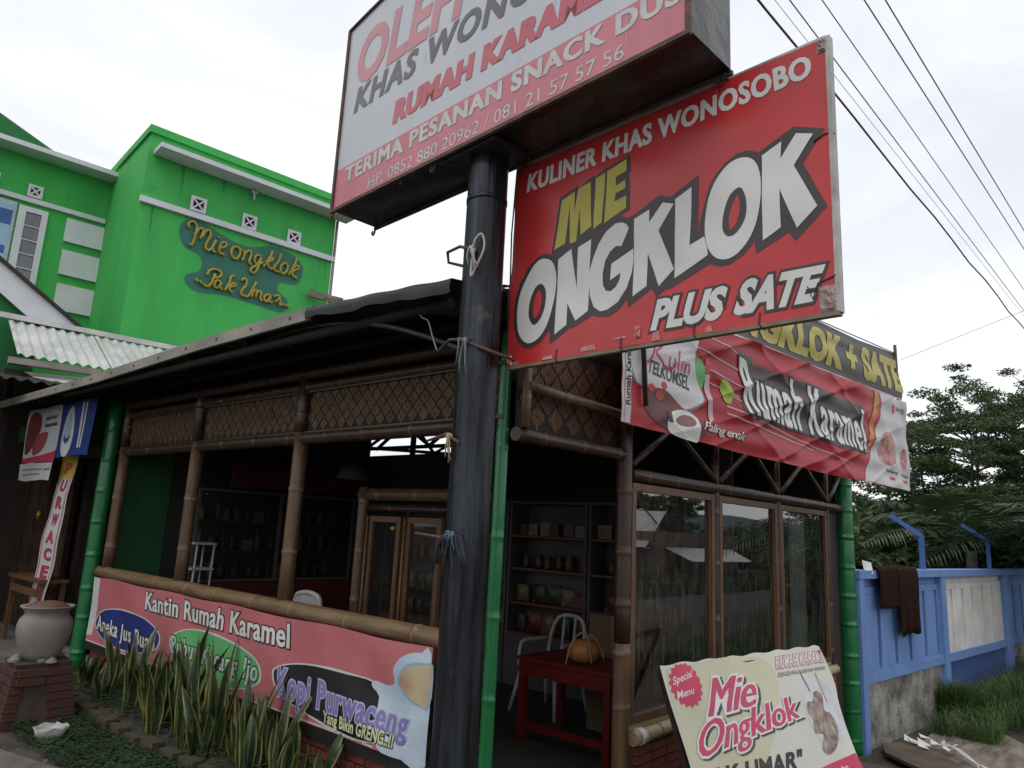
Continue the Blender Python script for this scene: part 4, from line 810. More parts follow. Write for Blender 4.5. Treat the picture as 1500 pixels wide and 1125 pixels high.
kb = root('black_banner', tuple(PB+fb0.d*2.6+Vector((0, 0, 3.42))), 'black banner with yellow ONGKLOK + SATE lettering above the red one', 'banner')
def kb_fn(u, v, h=0.0):
    e = math.sin(math.pi*max(0, min(1, u/5.1))); q = (v-3.4)/.57
    wv = .018*math.sin(v*17+u*.8)*(.5+.5*e)+.05*math.exp(-((q-.72)/.12)**2)*e*(.6+.4*math.sin(u*2.2))-.05*q*q
    return fb0(u, v, h+wv-.02)
topk = lambda u: float(np.interp(u, [0, 1.3, 2.85, 4.0, 5.04], [3.95, 3.945, 3.93, 3.925, 3.985]))
make('cloth', grid(MB(), kb_fn, np.linspace(0, 5.07, 90), lambda u: 3.418, topk, 40), m_cl_dark, kb)
decal('white_hem', kb, kb_fn, [[(0, 3.420), (5.06, 3.420), (5.06, 3.436), (0, 3.436)]], m_cl_white, .002, (.1, None))
lettering('ONGKLOK + SATE', kb, kb_fn, [(1.25, 3.80), (5.035, 3.885), (5.055, 3.53), (1.15, 3.50)], m_vy, .004, .05, 0, 1.05, fat=.02, step=(.1, .03))
lettering('MIE', kb, kb_fn, [(.35, 3.78), (1.0, 3.79), (1.0, 3.50), (.35, 3.50)], m_vy, .004, .055, 0, 1.02, step=(.1, .03))
# poles carrying the banners
make('banner_stake', MB().tube([fb0(5.03, 2.42, -.05), fb0(5.02, 4.08, -.05)], .018, 8), m_rust, loc=tuple(fb0(5.03, 0, -.05)), label='slim reddish stake sticking up at the right end of the black banner', cat='stake')
make('banner_line', MB().tube([fb0(-.1, 3.94, -.04), fb0(2.5, 3.92, -.05), fb0(5.03, 3.98, -.05)], .006, 6), m_wire, kb)

# ================================================================ leaning menu board
PBD = Vector((4.364, 2.45, .93)); dB = Vector((math.cos(R(-9)), math.sin(R(-9)), 0)); nB = Vector((dB.y, -dB.x, 0)); vB = nB*.38-ZZ*.93
nO = dB.cross(vB); nO = (nO if nO.dot(nB) > 0 else -nO).normalized()
def brd(s, t, h=0.0):
    wv = .008*math.sin(s*5+t*3)+.006*math.sin(s*11-t*8)
    if s > 1.9: wv -= (s-1.9)**2*.5
    return PBD+dB*s+vB*t+nO*(h+wv)
bd = root('menu_board', tuple(PBD+vB+dB*1.0), 'leaning cream banner board with pink Mie Ongklok lettering and a sate picture', 'sign')
mb = MB(); vs = []; nu, nv = 50, 20
for i in range(nu+1):
    for j in range(nv+1):
        t = j/nv; s0 = -.01+.0*t; s1 = 2.11+.10*math.sin(min(1, t*2.4)*math.pi)*.7-.14*t; vs.append(brd(s0+(s1-s0)*i/nu, t*.99+.006*math.sin(i*.9)*(1-t)))
mb.add(vs, [(i*(nv+1)+j, (i+1)*(nv+1)+j, (i+1)*(nv+1)+j+1, i*(nv+1)+j+1) for i in range(nu) for j in range(nv)], 0, True)
m_boardcl = mat('board_cloth', (.66, .65, .60), .5, (.60, .60, .52), .8, trans=.1)
make('cloth', mb, m_boardcl, bd)
mb = MB()
for s in (.04, .7, 1.4, 2.0): mb.beam(PBD+dB*s+vB*.02-nO*.05, PBD+dB*s+vB*1.0-nO*.05, .035, .035)
mb.beam(PBD+dB*.0+vB*.05-nO*.03, PBD+dB*2.05+vB*.05-nO*.03, .035, .03); make('frame', mb, m_woodd, bd)
SB = (.07, .07)
decal('cream_wash', bd, brd, [spline([(.15, .02), (1.1, .02), (1.25, .25), (.9, .62), (.5, .8), (.02, .95), (.0, .6), (.02, .1)], 4)], m_cl_cream, .0012, SB)
st_ = []
cx, cz = .185, .135
for i in range(36):
    a = 2*math.pi*i/36; rr2 = 1.0 if i % 2 else .86; st_.append((cx+.165*rr2*math.cos(a), cz+.145*rr2*math.sin(a)))
decal('starburst', bd, brd, [[(max(.004, p[0]), max(.006, p[1])) for p in st_]], m_p_pink, .002, SB)
lettering('Special', bd, brd, D['q_special'], m_vw, .003, .02, step=SB); lettering('Menu', bd, brd, D['q_menu'], m_vw, .003, .02, step=SB)
m_mag = mat('print_rose', (.52, .05, .12), .5, (.47, .042, .10), 3)
lettering('Mie', bd, brd, D['q_mie'], m_mag, .0055, .0, .0, .95, fat=.03, outline=(.05, m_vw), shadow=(.05, m_vdk, .024, .014), step=SB)
lettering('Ongklok', bd, brd, D['q_ongklok'], m_mag, .0062, .0, .0, .98, fat=.028, outline=(.05, m_vw), shadow=(.05, m_vdk, .022, .012), step=SB)
lettering('RUMAH KARAMEL', bd, brd, D['q_rk'], m_vw, .003, .015, 0, 1.12, fat=.015, outline=(.06, m_mag), step=SB)
lettering('OLEH-OLEH KHAS & KULINER KHAS WONOSOBO', bd, brd, D['q_oleh2'], m_vdk, .003, .0, step=SB)
lettering('"PAK UMAR"', bd, brd, [(.02, .62), (1.24, .665), (1.19, .765), (.0, .735)], m_vink, .003, .04, .1, 1.02, step=SB)
decal('plate_picture', bd, brd, [ell(1.76, .48, .27, .25, 24, .3)], mat('print_plate', (.60, .60, .62), .4), .0015, SB)
decal('food_picture', bd, brd, [spline(D['meat'], 3)], m_p_food, .0028, SB)
decal('skewer_picture', bd, brd, [[(1.60, .17), (1.615, .17), (1.66, .32), (1.64, .32)], [(1.83, .2), (1.838, .2), (1.87, .42), (1.86, .42)]], m_p_brown, .0028, SB)
decal('bottom_band', bd, brd, [[(1.25, .82), (1.98, .79), (2.02, .985), (1.15, .985)]], m_p_pink, .0022, SB)
lettering('Wonosobo', bd, brd, [(1.42, .85), (1.80, .835), (1.80, .875), (1.42, .89)], m_vw, .0035, .02, step=SB)
# ================================================================ green two-storey building behind
GP = frame((4.48, 12.61, 0), -5.7, -1)
gb = root('green_building', (5.0, 13.5, 0), 'bright green two-storey building with white ledges and gold script lettering', 'building')
def gob(fr, u0, u1, h0, h1, z0, z1, mb=None): return (mb or MB()).ob(fr.P, fr.d, fr.n, u0, u1, h0, h1, z0, z1)
make('wall', gob(GP, -.10, 3.60, -4.0, 0, 0, 8.28), m_green, gb)
make('parapet_cap', gob(GP, -.14, 3.64, -4.0, .05, 8.283, 8.42), m_green, gb)
make('ledge', gob(GP, -.02, 3.84, .003, .42, 7.90, 7.985), m_white, gb)
make('ledge', gob(GP, -.13, 3.62, .003, .07, 6.97, 7.075), m_white, gb)
make('edge_pipe', MB().tube([GP(3.63, 4.5, .02), GP(3.63, 7.88, .02)], .03, 8), m_zincd, gb)
def vent(fr, u, z, s=.28, par=gb):
    mb = gob(fr, u-s/2, u+s/2, .004, .035, z-s/2, z-s/2+.045); gob(fr, u-s/2, u+s/2, .004, .035, z+s/2-.045, z+s/2, mb)
    gob(fr, u-s/2, u-s/2+.045, .004, .035, z-s/2+.045, z+s/2-.045, mb); gob(fr, u+s/2-.045, u+s/2, .004, .035, z-s/2+.045, z+s/2-.045, mb)
    k = s/2-.03
    mb.beam(fr(u-k, z-k, .022), fr(u+k, z+k, .022), .02, .03); mb.beam(fr(u-k, z+k, .026), fr(u+k, z-k, .026), .02, .03)
    o = make('vent', mb, m_white, par); make('vent_hole', gob(fr, u-s/2+.04, u+s/2-.04, .002, .006, z-s/2+.04, z+s/2-.04), mat('vent_dark', (.03, .012, .015), .9), o)
for u, z in ((.84, 7.25), (1.80, 7.24), (2.72, 7.22)): vent(GP, u, z)
make('spout', MB().tube([GP(1.82, 7.90, .03), GP(1.82, 7.70, .05)], .022, 8).tube([GP(1.76, 7.86, .04), GP(1.88, 7.86, .04)], .03, 8), m_white, gb)
decal('painted_cloud', gb, GP, [spline(D['blob'], 3)], m_teal, .004)
mb = MB()
for s in D['script']:
    sp_ = spline(s, 3, False); mb.tube([GP(a, z, .035) for a, z in sp_], .026, 6)
make('script_lettering', mb, m_yel, gb)
make('timber_end', MB().beam(GP(3.1, 6.14, .12), GP(3.75, 6.08, .35), .05, .14), m_ply, gb)
rq = random.Random(31); m_str = mat('rain_stain', (.030, .27, .055), .85, (.026, .22, .05), 12)
for k in range(16):
    top_ = rq.choice([7.89, 6.965, 6.965]); u = rq.uniform(.0, 3.5); l = rq.uniform(.15, .75); w_ = rq.uniform(.008, .028)
    if top_ > 7 and any(abs(u-q) < .25 for q in (.84, 1.8, 2.72)): continue
    if top_ < 7 and .55 < u < 3.2: l *= .25
    decal('rain_stain', gb, GP, [[(u-w_, top_), (u+w_, top_), (u+w_*.7, top_-l*.5), (u+w_*.2, top_-l), (u-w_*.4, top_-l*.7)]], m_str, .0012)
# left wing
WP = frame((4.62, 14.95, 0), -5.7, -1)
make('wing_wall', gob(WP, -9, .1, -3, 0, 0, 8.12), m_green, gb)
make('ledge', gob(WP, -9, .1, .003, .42, 8.10, 8.19), m_white, gb)
make('ledge', gob(WP, -9, -.02, .003, .06, 7.22, 7.31), m_white, gb)
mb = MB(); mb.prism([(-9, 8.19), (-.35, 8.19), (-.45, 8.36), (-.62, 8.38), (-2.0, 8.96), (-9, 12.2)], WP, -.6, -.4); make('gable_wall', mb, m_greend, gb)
make('roof_tile', MB().beam(WP(-.33, 8.40, -.3), WP(-.05, 8.33, -.3), .2, .07), m_rust, gb)
for u, z in ((-1.22, 7.46), (-1.9, 7.5)): vent(WP, u, z, .24)
for z0, z1 in ((6.67, 7.13), (6.02, 6.50), (5.33, 5.84)):
    make('white_panel', gob(WP, -.66+.02*(7-z0), .02+.0*(7-z0), .003, .05, z0, z1), m_white, gb)
# glass-block strip window and blue poster window
mb = gob(WP, -1.42, -1.30, .003, .06, 5.3, 7.13); gob(WP, -1.06, -.96, .003, .06, 5.3, 7.13, mb); gob(WP, -1.30, -1.06, .003, .06, 7.03, 7.13, mb)
wo = make('window', mb, m_white, gb)
for k in range(6): make('glass_block', gob(WP, -1.29, -1.07, .003, .04, 5.44+k*.27, 5.67+k*.27), mat('glass_block', (.20, .20, .22), .25, (.13, .13, .15), 5), wo)
for k in range(6): make('bar', gob(WP, -1.30, -1.06, .003, .055, 5.68+k*.27, 5.70+k*.27), m_white, wo)
wo = make('window', gob(WP, -3.2, -1.45, .003, .03, 5.75, 7.16), mat('window_frame_pale', (.45, .5, .62), .5), gb)
make('poster', gob(WP, -3.1, -1.50, .03, .036, 5.8, 7.08), mat('poster_pale_blue', (.33, .52, .66), .4, (.27, .45, .60), 1), wo)
make('poster_band', gob(WP, -3.1, -1.50, .036, .04, 6.70, 6.98), mat('poster_blue', (.02, .10, .36), .4), wo)
make('poster_band', gob(WP, -3.1, -1.52, .036, .04, 6.15, 6.30), mat('poster_blue', (0, 0, 0)), wo)

# ================================================================ corrugated lean-to between the buildings
lt = root('lean_to', (4.0, 11.8, 0), 'small lean-to roof of pale corrugated sheets in front of the green wall', 'roof')
LP = frame((4.48-.05, 12.61-.1, 0), -5.7, -1)
def corr(fr, u0, u1, h0, z0, h1, z1, pitch, amp, m, name, parent):
    mb = MB(); n = int((u1-u0)/pitch*6); vs = []
    for i in range(n+1):
        u = u0+(u1-u0)*i/n; o = amp*math.sin(2*math.pi*(u-u0)/pitch)
        for h, z in ((h0, z0), (h0*.5+h1*.5, z0*.5+z1*.5), (h1, z1)): vs.append(fr(u, z+o, h))
    mb.add(vs, [(i*3+j, (i+1)*3+j, (i+1)*3+j+1, i*3+j+1) for i in range(n) for j in range(2)], 0, True)
    return make(name, mb, m, parent)
corr(LP, -1.62, -.45, .12, 4.44, 1.55, 3.70, .135, .022, m_zinc, 'corrugated_sheet', lt)
corr(LP, -.47, .70, .12, 4.452, 1.55, 3.712, .135, .022, m_zinc, 'corrugated_sheet', lt)
corr(LP, .68, 3.0, .12, 4.44, 1.55, 3.70, .135, .022, m_zinc, 'corrugated_sheet', lt)
make('flashing', gob(LP, -1.75, 3.0, .03, .17, 4.50, 4.53).ob(LP.P, LP.d, LP.n, -1.75, 3.0, .17, .18, 4.45, 4.53), m_zinc, lt)
make('gutter', MB().beam(LP(-1.72, 3.60, 1.58), LP(-.62, 3.62, 1.60), .012, .10).beam(LP(-1.72, 3.55, 1.64), LP(-.62, 3.57, 1.66), .14, .012), m_zincd, lt)
mb = MB(); q = [LP(-1.5, 3.5, 1.45), LP(-.6, 3.55, 1.5), LP(-.55, 3.50, 1.75), LP(-1.0, 3.36, 1.8), LP(-1.42, 3.40, 1.72)]; mb.add(q, [(0, 1, 2, 3, 4)]); make('loose_sheet', mb, m_zinc, lt)
make('beam', MB().beam(LP(-1.7, 3.48, 1.3), LP(3.0, 3.48, 1.3), .08, .1), m_woodd, lt)
corr(LP, -3.0, .2, .4, 3.62, 2.6, 3.22, .15, .02, m_under, 'lower_sheet', lt)
make('shade_panel', gob(LP, -7, .9, .30, .34, 0, 3.55), m_woodd, lt)  # added dark panel standing in for the shade under the lean-to
make('post', MB().beam(LP(-1.6, 0, 1.25), LP(-1.6, 3.5, 1.25), .08, .08), m_woodd, lt)
wg = root('white_gable', (2.9, 12.8, 0), 'small roof end with sloping white barge board at the left picture edge', 'roof')
WG = GP
mb = MB(); mb.prism([(-3.0, 6.10), (-1.70, 5.22), (-.72, 4.56), (-1.30, 4.50), (-1.70, 4.79), (-3.0, 5.72)], WG, .02, .06); make('barge_board', mb, m_white, wg)
make('roof_edge', MB().beam(WG(-3.0, 6.13, .04), WG(-1.70, 5.25, .04), .14, .05).beam(WG(-1.70, 5.25, .04), WG(-.60, 4.51, .04), .14, .05), m_woodd, wg)
mb = MB(); mb.add([WG(-3.0, 6.14, -1.6), WG(-.6, 4.52, -1.6), WG(-.6, 4.52, .02), WG(-3.0, 6.14, .02)], [(0, 1, 2, 3)]); make('roof_sheet', mb, m_zincd, wg)
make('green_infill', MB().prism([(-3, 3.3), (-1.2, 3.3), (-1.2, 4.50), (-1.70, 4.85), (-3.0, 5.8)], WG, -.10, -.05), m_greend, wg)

# ================================================================ porch left of the shop: wall, weave door, posters
FD = frame((3.35, 9.0, 0), 90)
pw = root('porch_wall', (3.4, 11, 0), 'dark bamboo porch wall with patterned weave door left of the shop', 'wall')
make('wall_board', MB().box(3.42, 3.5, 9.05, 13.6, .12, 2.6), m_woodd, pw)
make('wall_board', MB().box(3.43, 3.5, 9.05, 24, 2.6, 3.35).box(3.43, 3.5, 13.6, 24, .12, 2.6), mat('porch_green_shaded', (.010, .07, .024), .8), pw)  # boards extended leftwards, shade under the roofs painted in as dark green
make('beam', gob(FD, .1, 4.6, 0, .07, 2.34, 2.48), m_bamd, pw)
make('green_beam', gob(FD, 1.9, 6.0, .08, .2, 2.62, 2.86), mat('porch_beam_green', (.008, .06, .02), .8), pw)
dr = make('door', gob(FD, 1.25, 3.05, -.03, .0, .15, 2.30), m_weaved, pw)
mb = MB()
for a, b in ((1.22, 1.30), (3.02, 3.14), (2.10, 2.16)): gob(FD, a, b, -.02, .04, .12, 2.34, mb)
make('door_frame', mb, m_bamd, pw)
# concentric diamonds woven on the door
def diamonds(par, fr, u0, u1, z0, z1, s=.40):
    mb = MB(); nz = int((z1-z0)/s)+1; nu_ = int((u1-u0)/s)+1
    for i in range(nu_):
        for j in range(nz):
            cx, cz = u0+s*(i+.5), z0+s*(j+.5)
            for rad in (.5, .34, .18):
                for k in range(4):
                    a0, a1 = math.pi/2*k, math.pi/2*(k+1)
                    p = [(cx+s*r_*math.cos(a), cz+s*r_*math.sin(a)) for r_, a in ((rad, a0), (rad, a1), (rad-.075, a1), (rad-.075, a0))]
                    p = [(min(max(x, u0), u1), min(max(z, z0), z1)) for x, z in p]
                    mb.add([fr(x, z, .006) for x, z in p], [(0, 1, 2, 3)])
    make('woven_strips', mb, m_weave, par, kind='stuff')
diamonds(dr, FD, 1.32, 2.08, .3, 2.28, .38); diamonds(dr, FD, 2.18, 3.0, .3, 2.28, .40)
make('door_lamp', MB().lathe(tuple(FD(2.3, 1.62, .06)), [(0, .06), (.03, .05), (.035, 0), (.03, -.05), (0, -.06)], 10), mat('brass', (.35, .22, .04), .4, metal=.6), pw)
make('side_board', gob(FD, .02, .28, 0, .05, .12, 2.3), m_bamd, pw)
# white-and-red tall strip banner PURWACENG
PS0, PS1 = Vector((3.1, 9.87, 2.36)), Vector((3.0, 9.93, .42))
sb = root('strip_banner', (3.05, 9.9, .42), 'tall narrow white banner with yellow top and vertical red letters beside the green post', 'banner')
def sfn(u, v, h=0.0):       # u across 0..1, v down 0..1
    p = PS0.lerp(PS1, v); wv = .012*math.sin(v*9+u*2)+.006*math.sin(v*21)
    return Vector((p.x-h+wv, p.y+(.5-u)*.52, p.z))
grid_ = MB(); vs = []; nu, nv = 6, 40
for i in range(nu+1):
    for j in range(nv+1): vs.append(sfn(i/nu, j/nv))
grid_.add(vs, [(i*(nv+1)+j, (i+1)*(nv+1)+j, (i+1)*(nv+1)+j+1, i*(nv+1)+j+1) for i in range(nu) for j in range(nv)], 0, True); make('cloth', grid_, m_cl_white, sb)
decal('yellow_top', sb, sfn, [[(0.0, 0), (1, 0), (1, .14), (0, .14)]], mat('print_sun_yellow', (.55, .45, .03), .5), .002, (None, .05))
decal('red_border', sb, sfn, [[(.07, 0), (.11, 0), (.11, 1), (.07, 1)], [(.87, 0), (.91, 0), (.91, 1), (.87, 1)]], m_p_pink, .003, (None, .05))
for k, ch in enumerate('PURWACENG'):
    z0 = .045+k*.105
    lettering(ch, sb, sfn, [(.33, z0), (.70, z0), (.70, z0+.07), (.33, z0+.07)], m_p_pink, .005, .03, outline=(.05, m_vdk))
# hanging posters under the eave
def poster(name, fr, u0, u1, z0, z1, m, label, layers, texts=(), wob=.012):
    p = root(name, tuple(fr((u0+u1)/2, z0, 0)), label, 'poster')
    def pf(u, v, h=0.0): return fr(u, v, h+wob*math.sin(u*7+v*4))
    make('cloth', grid(MB(), pf, np.linspace(u0, u1, 14), lambda u: z0+.01*math.sin(u*6), lambda u: z1, 10), m, p)
    for i, (nm, poly, mm) in enumerate(layers): decal(nm, p, pf, poly, mm, .002+.0012*i, (.15, .15))
    for (s, q, mm, off) in texts: lettering(s, p, pf, q, mm, .008, off, step=(.2, .2))
    return p
FP = frame((2.95, 9.0, 0), 90)
m_posb = mat('poster_deep_blue', (.02, .05, .24), .5, (.015, .04, .19), 2)
poster('blue_poster', FP, -.15, .93, 2.33, 2.98, m_posb, 'dark blue poster with a pale plate, fork and spoon hanging under the eave',
       [('plate_picture', [ell(.60, 2.63, .20, .31)], m_vw), ('plate_inner', [ell(.60, 2.66, .12, .19)], mat('print_haze_blue', (.42, .48, .6), .5)), ('smile_shape', [[(.72, 2.60), (.60, 2.53), (.48, 2.58), (.52, 2.51), (.62, 2.48), (.70, 2.53)]], m_posb),
        ('fork_picture', [[(.22, 2.95), (.17, 2.95), (.22, 2.42), (.27, 2.42)], [(.13, 2.95), (.09, 2.95), (.16, 2.42), (.20, 2.42)]], m_vw)], [('simPATI', [(.52, 2.80), (.70, 2.80), (.70, 2.77), (.52, 2.77)], m_posb, 0)][:0])
poster('red_white_poster', FP, .96, 2.2, 2.28, 2.98, m_cl_white, 'white poster with red foot and product picture hanging beside the blue poster',
       [('red_foot', [[(2.2, 2.28), (.96, 2.28), (.96, 2.42), (1.5, 2.36), (2.2, 2.34)]], m_p_pink), ('red_shape', [spline([(2.1, 2.9), (1.75, 2.9), (1.65, 2.7), (1.85, 2.5), (2.15, 2.4)], 3)], mat('print_maroon', (.22, .03, .035), .5, (.1, .03, .03), 9)),
        ('cup_picture', [spline([(1.85, 2.60), (1.35, 2.66), (1.30, 2.58), (1.45, 2.42), (1.8, 2.38)], 3)], mat('print_crimson', (.42, .03, .04), .5, (.25, .1, .09), 9))],
       [('Kuliner', [(1.45, 2.86), (1.05, 2.88), (1.05, 2.82), (1.45, 2.80)], m_vdk, .02), ('Hemat', [(1.45, 2.77), (1.05, 2.79), (1.05, 2.73), (1.45, 2.71)], m_vdk, .02)])
poster('small_paper', FP, 1.0, 2.25, 2.05, 2.27, m_cl_white, 'white paper strip with small print hanging below the red-footed poster', [('grey_line', [[(2.15, 2.20), (1.35, 2.2), (1.35, 2.18), (2.15, 2.18)], [(2.1, 2.13), (1.4, 2.14), (1.4, 2.12), (2.1, 2.11)], [(1.3, 2.2), (1.05, 2.21), (1.05, 2.18), (1.3, 2.17)]], mat('print_grey', (.25, .25, .27), .5))])
FP2 = frame((3.3, 9.0, 0), 90)
poster('pink_poster', FP2, 3.3, 3.62, 1.55, 2.12, m_p_pink, 'narrow pink poster with a white figure on the porch wall at far left', [('white_figure', [ell(3.42, 1.86, .07, .12)], m_vw), ('white_foot', [[(3.62, 1.55), (3.3, 1.55), (3.3, 1.66), (3.62, 1.68)]], m_vw)])
# bench by the door
bn = root('wooden_bench', (3.0, 10.1, .12), 'small brown wooden bench behind the clay jar on the porch', 'bench')
make('seat', MB().box(2.95, 3.25, 9.7, 10.9, .86, .90), m_wood, bn)
for x in (2.98, 3.2):
    for y in (9.75, 10.8): make('leg', MB().box(x, x+.05, y, y+.05, .12, .86), m_wood, bn)
make('rail', MB().box(2.96, 2.99, 9.8, 10.8, .70, .78), m_wood, bn)

# ================================================================ clay jar on a brick pedestal
pd = root('brick_pedestal', (2.28, 7.12, 0), 'tapered red brick pedestal with plastered front under the clay jar', 'pedestal')
cxp, cyp = 2.26, 7.12
mb = MB(); vs = []
ap = R(-4)
for z, s in ((0, .245), (.44, .19), (.485, .205), (.485, .205)):
    for i, j in ((-1, -1), (1, -1), (1, 1), (-1, 1)): vs.append((cxp+s*(i*math.cos(ap)-j*math.sin(ap)), cyp+s*(i*math.sin(ap)+j*math.cos(ap)), z))
mb.add(vs[:12], [(0, 1, 5, 4), (1, 2, 6, 5), (2, 3, 7, 6), (3, 0, 4, 7), (4, 5, 9, 8), (5, 6, 10, 9), (6, 7, 11, 10), (7, 4, 8, 11), (8, 9, 10, 11)])
make('core', mb, mat('dark_plaster', (.07, .045, .035), .9, (.035, .025, .02), 5, 8, bump=.5), pd)
bpm = brick_mesh(.2, .09, .055, m_brickd)
for r_ in range(7):
    s = .245-(.245-.19)*(r_*.064)/.44
    for side in (-1, 1):
        o = inst('brick', bpm, pd, (cxp-s+.012, cyp+side*(s-.10)+random.uniform(-.004, .004), .035+r_*.064), R(90)+random.uniform(-.03, .03))
    for side in (-1, 1):
        if side == 1 or r_ in (5, 6) : inst('brick', bpm, pd, (cxp+side*(s-.10), cyp-s+.012, .035+r_*.064), random.uniform(-.03, .03))
mb = MB(); rq = random.Random(5)
for k in range(9): mb.lathe((cxp+rq.uniform(-.2, .2), cyp+rq.uniform(-.2, .2), .485), [(0, .04), (.03+.02*rq.random(), .02), (.045, 0)], 7)
make('cement_blob', mb, m_clay, pd)
jar = root('clay_jar', (cxp, cyp, .49), 'large grey round-bellied clay jar with flared rim on the brick pedestal', 'jar')
make('body', MB().lathe((cxp, cyp, .49), [(0, 0), (.125, .0), (.152, .05), (.185, .13), (.203, .21), (.205, .27), (.194, .32), (.168, .352), (.158, .37), (.162, .382), (.19, .412), (.203, .422), (.20, .43), (.17, .422), (.15, .40), (.14, .36)], 40), m_clay, jar)
make('lid', MB().lathe((cxp, cyp, .895), [(.165, 0), (.16, .02), (.12, .045), (.05, .06), (.0, .062)], 32), m_claylid, jar)
mb = MB(); rq = random.Random(8)
mb.lathe((2.20, 6.42, .015), [(0, .0), (.075, .0), (.10, .05), (.115, .09), (.105, .095), (.09, .06), (0, .05)], 14)
mb.v = [(x+rq.uniform(-.012, .012), y+rq.uniform(-.012, .012), z+rq.uniform(-.012, .012)) for x, y, z in mb.v]
make('plastic_bag', mb, m_plast, loc=(2.2, 6.42, .01), label='crumpled white plastic tub lying on the ground in front of the pedestal', cat='litter')

# ================================================================ planter strip with snake plants, edging bricks, weeds
pl = root('planter_kerb', (2.6, 6.2, 0), 'low row of mossy red edging bricks along the planting bed', 'kerb')
bke = brick_mesh(.2, .09, .1, mat('mossy_brick', (.075, .04, .028), .9, (.03, .038, .016), 6, 8, bump=.5))
kp = [(2.72, 8.3), (2.68, 7.4), (2.62, 6.6), (2.62, 5.8), (2.68, 5.0), (2.8, 4.3), (2.95, 3.7)]
for i in range(len(kp)-1):
    a, b = Vector(kp[i]), Vector(kp[i+1]); n = int((b-a).length/.21); ang = math.atan2((b-a).y, (b-a).x)
    for k in range(n):
        p = a.lerp(b, (k+.5)/n); inst('brick', bke, pl, (p.x+random.uniform(-.01, .01), p.y, .045+random.uniform(-.012, .012)), ang+random.uniform(-.08, .08))
mb = MB(); vs = []; yy = np.linspace(3.6, 8.6, 40)
for y in yy:
    for k, x in enumerate(np.linspace(2.7, 3.26, 7)): vs.append((x, y, .06+.03*math.sin(x*17+y*5)*math.sin(y*7)+(.02 if 0 < k < 6 else 0)))
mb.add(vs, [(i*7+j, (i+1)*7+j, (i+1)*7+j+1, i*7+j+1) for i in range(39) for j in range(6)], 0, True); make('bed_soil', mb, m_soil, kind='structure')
def leaf_strap(Lh, wd, lean, ang, twist, curl):
    """one sword leaf with pale edges, thick enough to have two sides"""
    mb = MB(); n = 9; rows = []
    for i in range(n+1):
        t = i/n; wid = wd*(.55+1.1*t if t < .45 else (1.045*(1-((t-.45)/.55)**1.9)))*.95+.0015
        c = Vector((lean*t*t*Lh, 0, Lh*t*(1-.08*lean*t))) ; a = twist*t
        sx = Vector((math.sin(a), math.cos(a), 0)); nx = Vector((math.cos(a), -math.sin(a), 0))
        row = []
        for s, dz in ((-1, curl), (-.72, curl*.5), (0, 0), (.72, curl*.5), (1, curl)): row.append(c+sx*s*wid+nx*dz*wid)
        rows.append(row)
    vs = [p for r_ in rows for p in r_]; b = []
    Rz = Matrix.Rotation(ang, 3, 'Z'); vs = [Rz @ p for p in vs]
    for i in range(n):
        for j in range(4): mb.add([], []); mb.f.append((i*5+j, (i+1)*5+j, (i+1)*5+j+1, i*5+j+1)); mb.m.append(1 if j in (0, 3) else 0); mb.sm.append(True)
    mb.v = [tuple(v) for v in vs]; return mb
spots = [(3.02, 8.05, .30), (2.9, 7.75, .36), (3.05, 7.45, .62), (2.86, 7.25, .42), (3.04, 6.98, .60), (2.88, 6.70, .70), (3.04, 6.52, .84), (2.86, 6.2, .62), (3.02, 5.95, .80), (2.86, 5.72, .66), (3.0, 5.46, .80), (2.84, 5.22, .62), (3.0, 5.0, .60), (2.86, 4.8, .50), (3.0, 4.66, .52), (3.05, 4.22, .34), (2.95, 4.98, .45), (2.78, 5.5, .5), (2.78, 6.0, .5), (2.74, 5.15, .48), (2.80, 4.62, .50), (2.88, 4.35, .46), (3.1, 5.25, .66), (3.1, 6.25, .78)]
where = ['last small', 'small leafy', 'first tall', 'stout', 'dense', 'leaning', 'tallest dark', 'twisted', 'broad', 'yellow-edged', 'straight tall', 'sprawling', 'mid-height', 'low bushy', 'slim', 'lone short', 'low front', 'front', 'front drooping', 'kerbside leaning', 'wide low', 'rightmost low', 'half hidden', 'hidden rear']
besides = ['beside the green corner post', 'near the clay jar', 'below the blue oval', 'at the kerb below the blue oval', 'under the word Aneka', 'in front of the word Buah', 'reaching over the pink banner', 'at the kerb by the green oval', 'below the green oval', 'in front of the green oval', 'covering the word Kacang', 'at the kerb below Kacang', 'under the word Ijo', 'left of the black oval', 'at the right end of the bed', 'by the brick base below the black oval', 'at the kerb near the black oval', 'at the kerb in the middle of the bed', 'on the kerb edge before the tallest plant', 'left of the bottom picture edge cluster', 'cut by the bottom picture edge', 'cut by the bottom picture edge, rightmost', 'against the black ledge below Ijo', 'against the black ledge below Kacang']
rq = random.Random(11)
for k, (x, y, Hh) in enumerate(spots):
    r0 = root('snake_plant', (x, y, .06), '%s snake plant with yellow-edged sword leaves %s' % (where[k], besides[k]), 'plant', 'snake plants in the bed')
    nl = 4 if k == 15 else rq.randint(7, 10)
    for i in range(nl):
        Ln = Hh*(1 if i == 0 else rq.uniform(.45, .98)); a = rq.uniform(0, 6.28)
        mbl = leaf_strap(Ln, rq.uniform(.030, .048), rq.uniform(.0, .42), a, rq.uniform(-1.3, 1.3), rq.uniform(.15, .5))
        mbl.v = [(vx+x+rq.uniform(-.001, .001)+.05*math.cos(a), vy+y+.07*math.sin(a), vz+.06) for vx, vy, vz in mbl.v]
        make('leaf', mbl, [m_leafc, m_leafe], r0)
